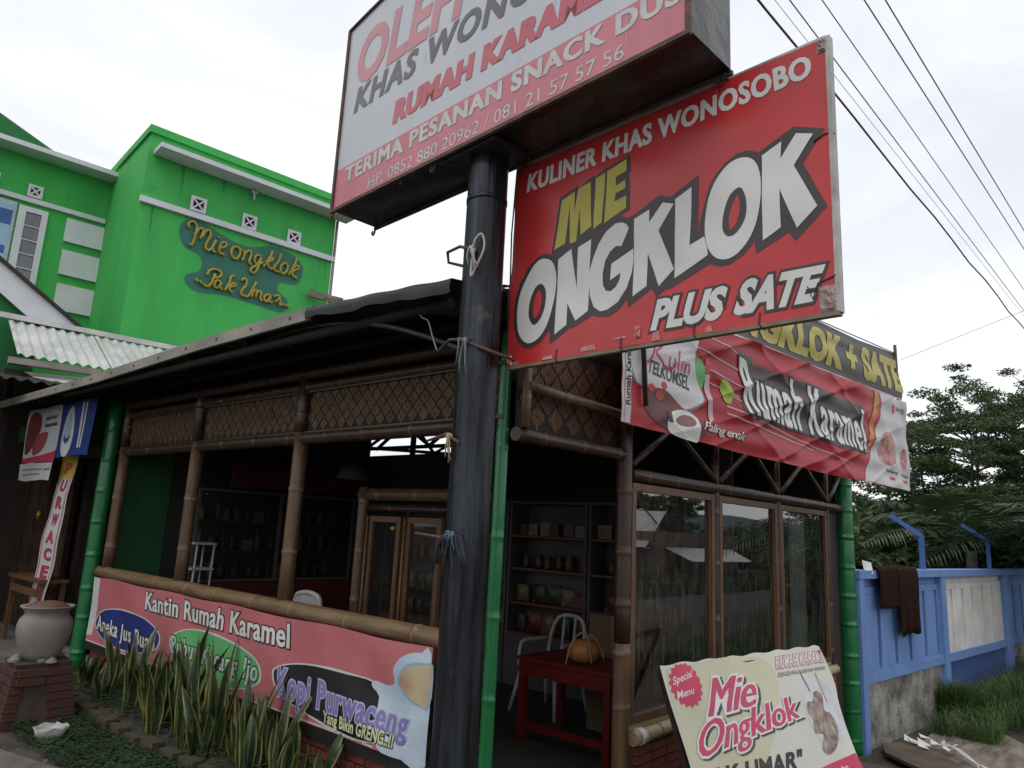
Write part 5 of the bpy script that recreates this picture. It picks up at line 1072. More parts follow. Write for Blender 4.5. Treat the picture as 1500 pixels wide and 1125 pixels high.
def tufts(name, n, area, hmin, hmax, m, wd, label=None, zf=lambda x, y: 0, cat=None, seed=1, droop=.5, leafy=False):
    rg = np.random.default_rng(seed); V = []; F = []; MI = []
    k = 0
    for _ in range(n):
        x, y = area(rg)
        if x is None: continue
        z = zf(x, y); hh = rg.uniform(hmin, hmax); a = rg.uniform(0, 6.283); dx, dy = math.cos(a), math.sin(a); px_, py_ = -dy*wd, dx*wd; dr_ = droop*rg.uniform(.3, 1.2)*hh
        b = len(V)
        if leafy:
            c = (x+dx*hh*.4, y+dy*hh*.4, z+hh); t_ = rg.uniform(.2, .9)
            V += [c, (c[0]+dx*wd+px_*.6, c[1]+dy*wd+py_*.6, c[2]+wd*t_*.4), (c[0]+dx*wd*2.2, c[1]+dy*wd*2.2, c[2]), (c[0]+dx*wd-px_*.6, c[1]+dy*wd-py_*.6, c[2]+wd*t_*.3)]
            F.append((b, b+1, b+2, b+3)); MI.append(0)
        else:
            V += [(x-px_, y-py_, z), (x+px_, y+py_, z), (x+dx*dr_*.35-px_*.8, y+dy*dr_*.35-py_*.8, z+hh*.6), (x+dx*dr_*.35+px_*.8, y+dy*dr_*.35+py_*.8, z+hh*.6), (x+dx*dr_, y+dy*dr_, z+hh*(1-.3*droop))]
            F += [(b, b+1, b+3, b+2), (b+2, b+3, b+4)]; mi = 1 if rg.random() < .06 else 0; MI += [mi, mi]
    me = bpy.data.meshes.new(name); me.from_pydata(V, [], F); mm = m if isinstance(m, list) else [m]
    for q_ in mm: me.materials.append(q_)
    if len(mm) > 1: me.polygons.foreach_set('material_index', MI)
    o = bpy.data.objects.new(name, me); COL.objects.link(o); o['kind'] = 'stuff'
    if label: o['label'] = label; o['category'] = cat
    return o
tufts('weeds', 9000, lambda g: (2.05+.62*g.random()+.0, 4.3+3.0*g.random()) if True else (None, None), .01, .07, m_weedm, .016, 'low green weeds on the soil between the path and the planting bed', cat='weeds', seed=3, leafy=True)
tufts('weeds', 5000, lambda g: (2.72+.5*g.random(), 4.0+4.4*g.random()), .03, .12, m_weedm, .016, 'small weeds growing among the snake plants', zf=lambda x, y: .05, cat='weeds', seed=4, leafy=True)
mb = MB(); rq = random.Random(2)
for _ in range(120):
    x, y = rq.uniform(1.9, 3.1), rq.uniform(4.0, 7.6); s = rq.uniform(.006, .022)
    mb.lathe((x, y, .0), [(0, s*.9), (s*.8, s*.5), (s, 0)], 6)
make('gravel', mb, m_conc, kind='stuff', label='scattered small stones beside the planting bed', cat='stones')

# ================================================================ inside the shop
SF = frame((6.57, 0, 0), 90)        # shelf fronts, u = Y, outward -X
def shelf_unit(y0, y1, label, levels=(.60, .93, 1.31, 1.68), top=2.04, fr=SF, depth=.32):
    s = root('display_shelf', tuple(fr((y0+y1)/2, 0, 0)), label, 'shelf', 'white display shelves inside the shop')
    make('cabinet', gob(fr, y0, y1, -depth, 0, .02, .58), m_melam, s)
    make('door_gap', gob(fr, (y0+y1)/2-.004, (y0+y1)/2+.004, 0, .002, .06, .56), m_vdk, s)
    for a in (y0, y1-.035): make('upright', gob(fr, a, a+.035, -depth, .0, .58, top), m_melam, s)
    make('back', gob(fr, y0+.035, y1-.035, -depth, -depth+.01, .58, top), m_melam, s)
    make('top', gob(fr, y0, y1, -depth, .01, top, top+.03), m_melam, s)
    for z in levels: make('shelf', gob(fr, y0+.036, y1-.036, -depth+.012, .004, z-.025, z), mat('red_shelf_edge', (.12, .016, .013), .5), s)
    return s
shelves = [(3.45, 4.58, 'white shelf with red shelf edges inside, right of the doorway view'), (4.60, 5.72, 'white shelf with red shelf edges in the middle of the doorway view'), (5.74, 6.86, 'white shelf with red edges inside, just left of the green corner post'), (6.88, 8.0, 'white shelf inside seen through the left front beside the bamboo frame')]
goods_m = [mat('goods_%s' % n, c, .45, tuple(x*.5 for x in c), 14) for n, c in (('amber', (.11, .05, .018)), ('cream', (.16, .14, .10)), ('red', (.12, .015, .01)), ('brown', (.06, .03, .016)), ('green', (.03, .06, .02)), ('gold', (.16, .10, .03)))]
rq = random.Random(21)
jarp = {}
def jar_mesh(kind, mi):
    k = (kind, mi)
    if k in jarp: return jarp[k]
    mb = MB()
    if kind == 'jar': mb.lathe((0, 0, 0), [(0, 0), (.045, .0), (.05, .01), (.05, .11), (.04, .125), (.04, .13), (.045, .132), (.045, .155), (0, .156)], 12)
    elif kind == 'bottle': mb.lathe((0, 0, 0), [(0, 0), (.034, 0), (.036, .01), (.036, .14), (.014, .19), (.014, .23), (.018, .232), (.018, .25), (0, .25)], 12)
    elif kind == 'snack_bag':
        vs = []; nn = 5
        for i in range(nn+1):
            for j in range(nn+1):
                a, b = i/nn, j/nn; e = math.sin(math.pi*a)*math.sin(math.pi*b)**.6; vs += [(.0-.035*e, (a-.5)*.18*(1-.1*b), b*.2)]
        for i in range(nn+1):
            for j in range(nn+1):
                a, b = i/nn, j/nn; e = math.sin(math.pi*a)*math.sin(math.pi*b)**.6; vs += [(.0+.035*e, (a-.5)*.18*(1-.1*b), b*.2)]
        o_ = (nn+1)**2
        mb.add(vs, [(i*(nn+1)+j, (i+1)*(nn+1)+j, (i+1)*(nn+1)+j+1, i*(nn+1)+j+1) for i in range(nn) for j in range(nn)]+[(o_+i*(nn+1)+j, o_+i*(nn+1)+j+1, o_+(i+1)*(nn+1)+j+1, o_+(i+1)*(nn+1)+j) for i in range(nn) for j in range(nn)], 0, True)
    else: mb.box(-.05, .05, -.07, .07, 0, .13).box(-.051, -.0505, -.05, .05, .03, .10)
    me = bpy.data.meshes.new(kind); me.from_pydata(mb.v, [], mb.f); me.materials.append(goods_m[mi]); me.polygons.foreach_set('use_smooth', mb.sm); jarp[k] = me; return me
for (a, b, lab) in shelves:
    shelf_unit(a, b, lab)
    side = lab.split('edges ')[-1] if 'edges' in lab else 'by the bamboo frame'
    for li, z in enumerate((.605, .935, 1.315, 1.685)):
        kind = ('snack_bag', 'snack_bag', 'jar', 'box')[li]; y = a+.13
        while y < b-.1:
            kd = kind if rq.random() < .8 else rq.choice(['jar', 'bottle', 'box']); mi = rq.randrange(6)
            o = bpy.data.objects.new({'box': 'carton'}.get(kd, kd), jar_mesh(kd, mi)); COL.objects.link(o); o.location = (6.68+rq.uniform(-.02, .03), y, z); o.rotation_euler = (0, 0, rq.uniform(-.3, .3))
            s_ = rq.uniform(.85, 1.15); o.scale = (s_, s_, s_)
            unit = lab.split(',')[-1].strip() if ',' in lab else ('in the middle of the doorway view' if 'middle' in lab else 'beside the bamboo frame')
            kn = '%s %s' % (('amber', 'cream', 'red', 'brown', 'green', 'gold')[mi], {'snack_bag': 'snack bag', 'jar': 'lidded jar', 'bottle': 'bottle', 'box': 'carton'}[kd])
            o['label'] = '%s on the %s shelf, %s' % (kn, ('lowest', 'second', 'third', 'top')[li], unit)
            o['category'] = {'snack_bag': 'bag', 'box': 'box'}.get(kd, kd); o['group'] = 'goods on the %s shelves' % ('lowest', 'second', 'third', 'top')[li]
            y += rq.uniform(.13, .2) if kd != 'snack_bag' else rq.uniform(.17, .24)
# glass cabinet against the far wall, seen through the left openings
FF = frame((0, 8.5, 0), 0, -1)
gc = root('glass_cabinet', tuple(FF(5.0, 0, 0)), 'large glass-fronted cabinet with white rails at the back left of the shop', 'cabinet')
mb = MB()
for x in (4.1, 5.2, 6.35): gob(FF, x, x+.035, -.02, .02, .95, 2.05, mb)
gob(FF, 4.135, 6.35, -.018, .018, 2.02, 2.05, mb); gob(FF, 4.135, 6.35, -.018, .018, .95, .98, mb); make('frame', mb, m_melam, gc)
make('cabinet', gob(FF, 4.1, 6.4, -.3, .02, .02, .94), mat('cabinet_red', (.09, .01, .008), .6), gc)
for z in (1.3, 1.65): make('shelf', gob(FF, 4.14, 6.36, -.3, -.03, z, z+.015), m_melam, gc)
make('glass', MB().add([FF(4.14, .98, -.002), FF(6.34, .98, -.002), FF(6.34, 2.02, -.002), FF(4.14, 2.02, -.002)], [(0, 1, 2, 3)]), g_cab, gc)
for li, z in enumerate((.985, 1.32, 1.67)):
    x = 4.25
    while x < 6.25:
        kd = rq.choice(['bottle', 'jar', 'jar', 'bottle', 'box']); mi = rq.randrange(6); o = bpy.data.objects.new({'box': 'carton'}.get(kd, kd), jar_mesh(kd, mi)); COL.objects.link(o); o.location = (x, 8.66+rq.uniform(-.03, .03), z); o.rotation_euler = (0, 0, R(90))
        o['label'] = 'small %s %s behind the glass of the back cabinet, %s row' % (('amber', 'cream', 'red', 'brown', 'green', 'gold')[mi], kd if kd != 'box' else 'carton', ('bottom', 'middle', 'top')[li]); o['category'] = kd; o['group'] = 'goods in the glass cabinet, %s row' % ('bottom', 'middle', 'top')[li]
        x += rq.uniform(.12, .2)
# white plastic stool rack left
rk = root('white_rack', (3.75, 8.2, 0), 'white stand with two shelves beside the green inner wall', 'rack')
for x in (3.95, 4.15):
    for y in (8.1, 8.35): make('leg', MB().tube([(x, y, .2), (x+.02, y, 1.42)], .012, 8), m_plast, rk)
for z in (1.12, 1.40): make('shelf', MB().box(3.93, 4.19, 8.08, 8.37, z, z+.02), m_plast, rk)
# bamboo frame doors standing inside behind the left opening
bf_ = root('bamboo_frame_door', (4.2, 4.9, 0), 'bamboo framed double cabinet door with glass standing behind the front opening', 'door')
for y in (5.46, ): bamboo('post', (4.2, y, .3), (4.2, y, 2.06), .05, [m_bam, m_bamn], bf_, .5)
bamboo('top_rail', (4.2, 5.5, 1.99), (4.2, 3.9, 1.99), .055, [m_bam, m_bamn], bf_, .5)
bamboo('top_rail', (4.22, 5.42, 1.87), (4.22, 3.9, 1.87), .03, [m_bamd, m_bam], bf_, .5)
for a, b in ((5.33, 4.90), (4.82, 4.39)):
    lf = make('door_leaf', MB().box(4.18, 4.22, a-.05, a, .4, 1.80).box(4.18, 4.22, b, b+.05, .4, 1.80).box(4.18, 4.22, b+.05, a-.05, 1.75, 1.80).box(4.18, 4.22, b+.05, a-.05, .4, .45), m_wood, bf_)
    make('bead', MB().tube([(4.16, a-.0, .4), (4.16, a-.0, 1.80)], .010, 6), m_bamh, lf); make('pane', MB().add([(4.2, a-.05, .45), (4.2, b+.05, .45), (4.2, b+.05, 1.75), (4.2, a-.05, 1.75)], [(0, 1, 2, 3)]), g_cab, lf)
    bamboo('stile', (4.24, (a if a < 5 else b)-.04 if a > 5 else b-.03, .4), (4.24, (b-.04) if a > 5 else b-.03, 1.85), .022, [m_bamd, m_bam], bf_, .4, 8)
make('sticker', MB().lathe((4.17, 4.98, 1.70), [(0, .02), (.02, .01), (.02, -.01), (0, -.02)], 8), m_vy, bf_)
# pendant bulb shade
make('lamp_shade', MB().lathe((4.7, 6.35, 2.18), [(.16, 0), (.15, .06), (.10, .14), (.03, .18), (0, .19)], 20).tube([(4.7, 6.35, 2.36), (4.7, 6.35, 3.2)], .005, 5), mat('grey_shade', (.07, .07, .07), .6), loc=(4.7, 6.35, 2.2), label='unlit grey lamp shade hanging in the roof space behind the front', cat='lamp')
# red table, gourd, chair, boxes
tb = root('red_table', (5.25, 3.7, 0), 'worn red painted wooden table just inside the doorway', 'table')
make('table_top', MB().box(4.98, 5.6, 3.22, 4.18, .655, .685), m_redp, tb)
make('apron', MB().box(5.0, 5.03, 3.27, 4.12, .54, .652).box(5.03, 5.55, 3.245, 3.268, .54, .652).box(5.03, 5.55, 4.122, 4.15, .54, .652), m_redp, tb)
for x in (4.99, 5.53):
    for y in (3.24, 4.10): make('leg', MB().box(x, x+.06, y, y+.06, 0, .653), m_redp, tb)
make('stretcher', MB().box(5.0, 5.03, 3.3, 4.1, .12, .17), m_redp, tb)
gd = root('gourd', (5.17, 3.62, .685), 'round orange gourd tied with straw string on the red table', 'gourd')
mb = MB(); sg = 32; prof = [(0, .0), (.06, .004), (.115, .04), (.135, .09), (.125, .14), (.08, .18), (.02, .19), (0, .185)]
mb.lathe((5.17, 3.62, .687), prof, sg)
mb.v = [(5.17+(x-5.17)*(1+.045*math.cos(8*math.atan2(y-3.62, x-5.17))), 3.62+(y-3.62)*(1+.045*math.cos(8*math.atan2(y-3.62, x-5.17))), z) for x, y, z in mb.v]
make('body', mb, m_gourd, gd)
mb = MB()
for k, a in enumerate((.2, 1.4, 2.8, 4.1, 5.2)):
    e = .15+.02*(k % 3); mb.tube(spline([(5.17, 3.62, .95-.012*k), (5.17+.08*math.cos(a), 3.62+.08*math.sin(a), .90), (5.17+.145*math.cos(a), 3.62+.145*math.sin(a), .80), (5.17+e*math.cos(a+.1), 3.62+e*math.sin(a+.1), .71-.02*(k == 2))], 4, False), .004, 5)
make('string', mb, m_straw, gd)
def carton(x, y, z, sx, sy, sz, label, rot=0):
    c = root('cardboard_box', (x, y, z), label, 'box'); mb = MB(); P_ = Vector((x, y, 0)); d_ = Vector((math.cos(rot), math.sin(rot), 0)); n_ = Vector((-d_.y, d_.x, 0))
    mb.ob(P_, d_, n_, -sx/2, sx/2, -sy/2, sy/2, z, z+sz); make('body', mb, m_card, c)
    mb = MB(); mb.ob(P_, d_, n_, -sx/2-.002, sx/2+.002, -.025, .025, z+.02, z+sz+.003); make('tape', mb, mat('parcel_tape', (.24, .15, .07), .3), c)
carton(6.0, 3.72, .0, .45, .55, .33, 'brown cardboard box at the bottom of the stack behind the red table')
carton(6.0, 3.74, .334, .44, .56, .33, 'brown cardboard box in the middle of the stack behind the red table', .04)
carton(6.01, 3.72, .668, .45, .55, .34, 'brown cardboard box on top of the stack behind the gourd', -.03)
ch = root('plastic_chair', (6.0, 4.55, 0), 'white plastic monobloc armchair standing behind the red table', 'chair')
make('seat', MB().box(5.76, 6.2, 4.35, 4.8, .42, .445), m_plast, ch)
for (x0_, y0_, x1_, y1_) in ((5.78, 4.37, 5.70, 4.30), (5.78, 4.78, 5.70, 4.86), (6.17, 4.37, 6.26, 4.32), (6.17, 4.78, 6.26, 4.84)): make('leg', MB().tube([(x1_, y1_, 0), (x0_, y0_, .42)], [.017, .024], 8), m_plast, ch)
bk = spline([(6.20, 4.36, .44), (6.24, 4.36, .68), (6.27, 4.42, .86), (6.28, 4.57, .90), (6.27, 4.72, .86), (6.24, 4.79, .68), (6.20, 4.79, .44)], 4, False)
make('backrest', MB().tube(bk, .02, 8).tube([(6.22, 4.5, .45), (6.27, 4.5, .89)], .016, 6).tube([(6.22, 4.64, .45), (6.27, 4.64, .89)], .016, 6), m_plast, ch)
for y in (4.33, 4.82): make('armrest', MB().tube(spline([(6.24, y, .66), (6.0, y, .66), (5.80, y, .64), (5.77, y, .43)], 3, False), .018, 8), m_plast, ch)
wc = root('plastic_chair', (3.85, 5.6, 0), 'white plastic chair back peeking above the sill behind the pink banner', 'chair')
make('backrest', MB().tube(spline([(3.8, 5.42, .5), (3.8, 5.42, 1.0), (3.8, 5.50, 1.10), (3.8, 5.72, 1.10), (3.8, 5.80, 1.0), (3.8, 5.80, .5)], 4, False), .022, 8).box(3.79, 3.81, 5.44, 5.78, .95, 1.09), m_plast, wc)
make('seat', MB().box(3.8, 4.22, 5.42, 5.8, .42, .45), m_plast, wc)
for x in (3.83, 4.19):
    for y in (5.44, 5.78): make('leg', MB().tube([(x, y, 0), (x, y, .42)], .018, 8), m_plast, wc)

# ================================================================ blue and white perimeter wall
WK, WB = 1.371, -.649        # wall module size and foot level
PWL0 = frame((9.664, 2.775, 0), -5.9, -1)
def PWL(u, z, h=0.0): return PWL0(u*WK, z*WK+WB, h*WK)
def wob_(u0, u1, h0, h1, z0, z1, mb=None): return (mb or MB()).ob(PWL0.P, PWL0.d, PWL0.n, u0*WK, u1*WK, h0*WK, h1*WK, z0*WK+WB, z1*WK+WB)
bw = root('perimeter_wall', (12, 2.5, -.65), 'blue and white precast concrete perimeter wall with vertical slots', 'wall')
posts = [(-.01, .10), (2.18, 2.33), (4.66, 4.90), (7.2, 7.42), (9.8, 10.0), (12.4, 12.6), (15.0, 15.2), (17.6, 17.8), (20.2, 20.4)]
for a, b in posts: make('post', wob_(a, b, -.12, .05, -.1, 1.455), m_blue, bw)
make('top_rail', wob_(-.02, 20.4, -.13, .06, 1.457, 1.53), m_blue, bw)
for k in range(len(posts)-1):
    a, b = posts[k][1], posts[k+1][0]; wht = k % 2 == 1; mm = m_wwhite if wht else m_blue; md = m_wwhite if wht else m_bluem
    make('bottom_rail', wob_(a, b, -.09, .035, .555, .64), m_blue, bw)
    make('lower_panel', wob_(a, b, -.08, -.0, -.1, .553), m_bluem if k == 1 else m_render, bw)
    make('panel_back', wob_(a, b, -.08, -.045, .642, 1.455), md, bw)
    ns = 5; pitch = (b-a)/(ns+.6); sw = .075
    xs = [.46, .86, 1.235, 1.68, 2.06] if k == 0 else ([2.59, 2.99, 3.365, 3.79, 4.21] if k == 1 else [a+pitch*(i+.75) for i in range(ns)])
    edges = [a]+[v for x in xs for v in (x, x+sw)]+[b]
    make('panel_rim', wob_(a, b, -.043, .012, .642, .66, wob_(a, b, -.043, .012, 1.315, 1.38)), mm, bw)
    make('panel_rim', wob_(a, b, -.043, -.01, 1.382, 1.455), mm, bw)
    for i in range(0, len(edges), 2):
        if edges[i+1]-edges[i] > .01: make('slat', wob_(edges[i], edges[i+1], -.043, .012, .662, 1.313), mm, bw)
for k, u in enumerate((1.93, 4.45, 7.0, 9.5, 12.0, 14.5)):
    arm = MB(); p0 = PWL(u, 1.53, -.04); p1 = PWL(u, 1.90, -.04); p2 = PWL(u-.12, 2.09, -.30)
    arm.beam(p0, p1, .065, .065).beam(p1-Vector((0, 0, .016)), p2, .065, .065)
    ap_ = root('fence_arm', tuple(p0), '%s blue steel arm bent inwards on top of the wall' % ('nearest', 'second', 'third', 'fourth', 'fifth', 'farthest')[k], 'post', 'blue steel arms on the wall'); make('arm', arm, mat('arm_blue', (.06, .15, .42), .5, (.05, .12, .35), 4), ap_)
# two towels over the wall
def towel(u0, u1, zf, zb_, label, seed):
    rq_ = random.Random(seed); mb = MB(); path = [(-.16, zb_), (-.15, 1.3), (-.145, 1.5), (-.12, 1.552), (-.03, 1.562), (.06, 1.552), (.085, 1.50), (.09, 1.35), (.088, 1.2), (.085, zf)]; pts = []
    sp_ = spline(path, 3, False); n = 14; vs = []
    for i in range(n+1):
        for (h, z) in sp_:
            k = max(0, 1.5-z); vs.append(PWL(u0+(u1-u0)*i/n+.02*math.sin(z*5+seed)*k+(.03*k*math.sin(i*1.1+seed)), z+.012*math.sin(i*.6+seed)*(1 if z < 1.0 else .3), h+(.016*math.sin(i*1.15+z*3+seed)+.01*math.sin(i*2.3+seed*2))*(1 if h > 0 else -1)*(.2+k)))
    m_ = len(sp_); mb.add(vs, [(i*m_+j, (i+1)*m_+j, (i+1)*m_+j+1, i*m_+j+1) for i in range(n) for j in range(m_-1)], 0, True)
    o = make('towel', mb, m_towel, loc=tuple(PWL((u0+u1)/2, zf, .09)), label=label, cat='towel'); sd_ = o.modifiers.new('thick', 'SOLIDIFY'); sd_.thickness = .007; return o
towel(.36, .80, 1.22, 1.2, 'short brown towel hanging over the blue wall beside the green post', 1)
towel(.82, 1.36, .93, 1.1, 'longer brown towel hanging over the blue wall, right of the short one', 4)
mb = MB(); mb.add([PWL(.18, 1.54, .02), PWL(.30, 1.55, .05), PWL(.33, 1.60, .03), PWL(.2, 1.62, .0), PWL(.27, 1.50, .07)], [(0, 1, 2, 3), (0, 4, 1)]); make('paper_scrap', mb, m_vw, loc=tuple(PWL(.25, 1.54, .02)), label='small white paper scrap tucked on the wall top beside the short towel', cat='paper')

# old boards and rubbish on the ground before the wall
def board(name, pts, z, th, m, label, cat='board', tilt=0):
    pts = [(x*WK, y*WK) for x, y in pts]; z = WB+z
    mb = MB(); n = len(pts); vs = [(x, y, z+tilt*i+th) for i, (x, y) in enumerate(pts)]+[(x, y, z+tilt*i) for i, (x, y) in enumerate(pts)]
    mb.add(vs, [tuple(range(n)), tuple(range(n, 2*n))[::-1]]+[(i, n+i, n+(i+1) % n, (i+1) % n) for i in range(n)])
    return make(name, mb, m, loc=(pts[0][0], pts[0][1], z), label=label, cat=cat)
board('plywood_sheet', [(7.75, 1.72), (6.6, .9), (7.2, .2), (9.0, 1.35), (8.6, 1.72)], .035, .02, m_ply, 'large weathered plywood sheet lying on the ground by the blue wall')
board('plywood_sheet', [(7.3, 1.93), (7.0, 1.82), (6.5, 1.2), (6.9, 1.15), (7.65, 1.70)], .06, .035, mat('dark_plywood', (.14, .10, .07), .9, (.07, .05, .035), 3, bump=.3), 'smaller grey-brown board lying at the foot of the wall post')
mb = MB(); rq = random.Random(4)
for k in range(9):
    x, y = 7.55+rq.uniform(-.2, .25), 1.55+rq.uniform(-.16, .16); a = rq.uniform(0, 3); l = rq.uniform(.05, .11)
    mb.add([(x, y, .09), (x+l*math.cos(a), y+l*math.sin(a), .12+.03*rq.random()), (x+l*math.cos(a)-.03*math.sin(a), y+l*math.sin(a)+.03*math.cos(a), .10), (x-.04*math.sin(a), y+.04*math.cos(a), .085)], [(0, 1, 2, 3)])
for k in range(3): mb.tube(spline([(7.5+.1*k, 1.62-.1*k, .09), (7.45, 1.4, .12), (7.3-.03*k, 1.25, .09), (7.15, 1.18-.05*k, .07)], 4, False), .007, 5)
mb.v = [(x*WK, y*WK, z*WK+WB) for x, y, z in mb.v]
make('paper_litter', mb, m_vw, loc=(7.5*WK, 1.5*WK, WB+.1), label='torn white papers and plastic strips on the plywood sheet', cat='litter')

# grass bank in front of the wall
def gz(x, y): return .0+.28*max(0, min(1, (x-8.3)/1.6))*max(0, min(1, (1.7-y)/.6+.4))
mb = MB(); vs = []; gx_ = np.linspace(7.6, 16, 40); gy_ = np.linspace(-1.6, 2.2, 24)
for x in gx_:
    for y in gy_: vs.append((x*WK, y*WK, WB+gz(x, y)*.8-.015+.02*math.sin(x*5+y*3)*min(1, (x-7.6))))
mb.add(vs, [(i*24+j, (i+1)*24+j, (i+1)*24+j+1, i*24+j+1) for i in range(39) for j in range(23)], 0, True); make('grass_bank', mb, mat('grass_soil', (.05, .06, .025), .95, (.03, .03, .015), 5), kind='structure')
def ga(g):
    x = 8.2+7*g.random()**1.3; y = -.9+3.0*g.random(); lim = 1.93-(x-7.05)*.103
    if y > lim-.04: return None, None
    if x < 9.0+.8*math.sin(y*3)*.3 and y > 1.75-.6*(x-8.2): return (x, y) if g.random() < .35 else (None, None)
    if x < 8.9 and y < 1.2: return (None, None)
    return x, y
def ga2(g):
    x, y = ga(g)
    return (None, None) if x is None else (x*WK, y*WK)
tufts('grass', 36000, ga2, .13, .46, [m_grass, m_grassd], .0048, 'thick green grass growing along the foot of the blue wall', zf=lambda x, y: WB+gz(x/WK, y/WK), cat='grass', seed=6, droop=1.0)
tufts('grass', 2600, lambda g: (lambda t, r2: (WK*(8.95+.35*r2), WK*(1.50+.28*t)))(g.random(), g.random()), .25, .75, [m_grass, m_grassd], .0048, 'tall grass tuft before the second wall post', zf=lambda x, y: WB, cat='grass', seed=8, droop=.6)
tufts('grass', 16000, lambda g: (11.5+9*g.random(), 3.3+3.5*g.random()), .9, 2.0, [m_fol[2], m_grassd], .014, 'tall light weeds behind the blue wall', zf=lambda x, y: WB, cat='grass', seed=9, droop=.5)

# ================================================================ trees behind the wall
def foliage(name, centers, n_per, size, mats_, parent, seed, flat=.45, jit=1.0):
    rg = np.random.default_rng(seed); V = []; F = []; MI = []
    C_ = np.array([c[:3] for c in centers]); Rr_ = np.array([c[3] for c in centers]); tone = [c[4] if len(c) > 4 else None for c in centers]
    Vs = []; 
    for i in range(len(C_)):
        n = int(n_per*(Rr_[i]/.6)**1.6); d = rg.normal(size=(n, 3)); d /= np.linalg.norm(d, axis=1)[:, None]; r = Rr_[i]*rg.random(n)**.45
        p = C_[i]+d*r[:, None]*np.array([1, 1, flat])
        a = rg.random(n)*6.283; tl = rg.normal(0, .5, n); s = size*rg.uniform(.55, 1.3, n)
        ax = np.stack([np.cos(a)*np.cos(tl), np.sin(a)*np.cos(tl), np.sin(tl)], 1); b_ = rg.normal(size=(n, 3)); b_[:, 2] *= .45; nn_ = np.cross(ax, b_); nn_ /= np.linalg.norm(nn_, axis=1)[:, None]+1e-9
        q = np.stack([p-ax*s[:, None], p+nn_*s[:, None]*.42, p+ax*s[:, None], p-nn_*s[:, None]*.42], 1); Vs.append(q.reshape(-1, 3))
        base = rg.random(); k = (0 if base < .4 else 1) if tone[i] is None else tone[i]
        mi = np.full(n, k); flip = rg.random(n); mi[flip < .18] = 0; mi[flip > .86] = min(2, k+1); MI.append(mi)
    V = np.concatenate(Vs); M = np.concatenate(MI); n = len(M)
    me = bpy.data.meshes.new(name); me.vertices.add(4*n); me.vertices.foreach_set('co', (V-np.array(ORG[parent.name])).ravel())
    me.loops.add(4*n); me.loops.foreach_set('vertex_index', np.arange(4*n)); me.polygons.add(n); me.polygons.foreach_set('loop_start', np.arange(n)*4)
    for m in mats_: me.materials.append(m)
    me.polygons.foreach_set('material_index', M.astype(np.int32)); me.update(calc_edges=True); me.validate()
    o = bpy.data.objects.new(name, me); COL.objects.link(o); o.parent = parent; return o
def airy_tree(x, y, H, label, seed, crown=1.6, group='thin airy trees behind the wall', start=.35, n=16, npc=150, size=.085, z0=0):
    rg = random.Random(seed); t = root('airy_tree', (x, y, z0), label, 'tree', group)
    lean = (rg.uniform(-.3, .3), rg.uniform(-.3, .3)); top = Vector((x+lean[0], y+lean[1], z0+H*.86))
    mid = Vector((x+lean[0]*.3, y+lean[1]*.5, z0+H*.45))
    tr = MB(); tr.tube(spline([(x, y, z0), tuple(mid), tuple(top)], 5, False), [.075*(1-.75*i/10) for i in range(11)], 8); cs = []
    for k in range(n):
        f = start+(1-start)*(k+rg.random()*.7)/n; z = z0+H*f; a = k*2.4+rg.uniform(-.4, .4); p = mid.lerp(top, max(0, (f-.45)/.41)) if f > .45 else Vector((x, y, z0)).lerp(mid, f/.45)
        p = Vector((p.x, p.y, min(z, top.z))); ln = crown*rg.uniform(.45, 1.0)*(1.15-abs(f-.75)*.9); e = Vector((p.x+ln*math.cos(a), p.y+ln*math.sin(a), z+ln*rg.uniform(.12, .4)))
        tr.tube([tuple(p), tuple(p.lerp(e, .5)+Vector((0, 0, .05))), tuple(e)], [.028, .016, .006], 5)
        for s in (.55, .8, 1.0):
            c = p.lerp(e, s); cs.append((c.x+rg.uniform(-.2, .2), c.y+rg.uniform(-.2, .2), c.z+.05+rg.uniform(-.1, .12), rg.uniform(.25, .5)*(crown/1.6)))
    make('trunk', tr, m_bark, t); foliage('crown', cs, npc, size, m_fol, t, seed, .36); return t
spec = [(19.7, 4.3, 5.0, 'airy tree just right of the caramel banner behind the wall'), (21.0, 3.3, 5.6, 'tall airy tree with layered crown above the first blue arm'), (19.2, 2.9, 4.9, 'forked airy tree with bare lower stems between the blue arms'), (21.5, 2.2, 5.8, 'high spreading airy tree above the second blue arm'), (20.0, 1.7, 5.7, 'broad airy tree at the right picture edge'), (22.5, 1.0, 6.2, 'rearmost airy tree cut off by the right picture edge'), (23.0, 4.4, 5.4, 'rear airy tree half hidden behind the others near the banner'), (20.3, 5.1, 5.2, 'airy tree peeking out from behind the caramel banner'), (24.0, 2.6, 6.3, 'tallest distant airy tree between the second and third crowns'), (18.6, .6, 5.6, 'airy tree outside the right picture edge, its twigs reaching in')]
for k, (x, y, H, lab) in enumerate(spec): airy_tree(x, y, H+.45, lab, 30+k, z0=WB, crown=1.5, start=.42 if k % 2 else .34, n=20, npc=520, size=.044)
def bushy(x, y, H, Rw, label, seed, n=26, npc=330, size=.1, name='bushy_tree', tone=0, z0=0, group='dense trees behind the wall'):
    rg = random.Random(seed); t = root(name, (x, y, z0), label, 'tree', group); tr = MB(); tr.tube([(x, y, z0), (x+.1, y, z0+H*.6)], [.12, .05], 8); cs = []
    for k in range(n):
        a = rg.uniform(0, 6.28); r = Rw*math.sqrt(rg.random()); z = z0+H*rg.uniform(.18, .92)*(1-.25*(r/Rw)**2); e = (x+r*math.cos(a), y+r*math.sin(a), z)
        tr.tube([(x, y, z0+min(z-z0, H*.6)*.7), e], [.03, .008], 5); cs.append((*e, rg.uniform(.4, .75)*Rw/1.5, tone if rg.random() < .75 else 1))
    make('trunk', tr, m_bark, t); foliage('crown', cs, npc, size, m_fol, t, seed, .8); return t
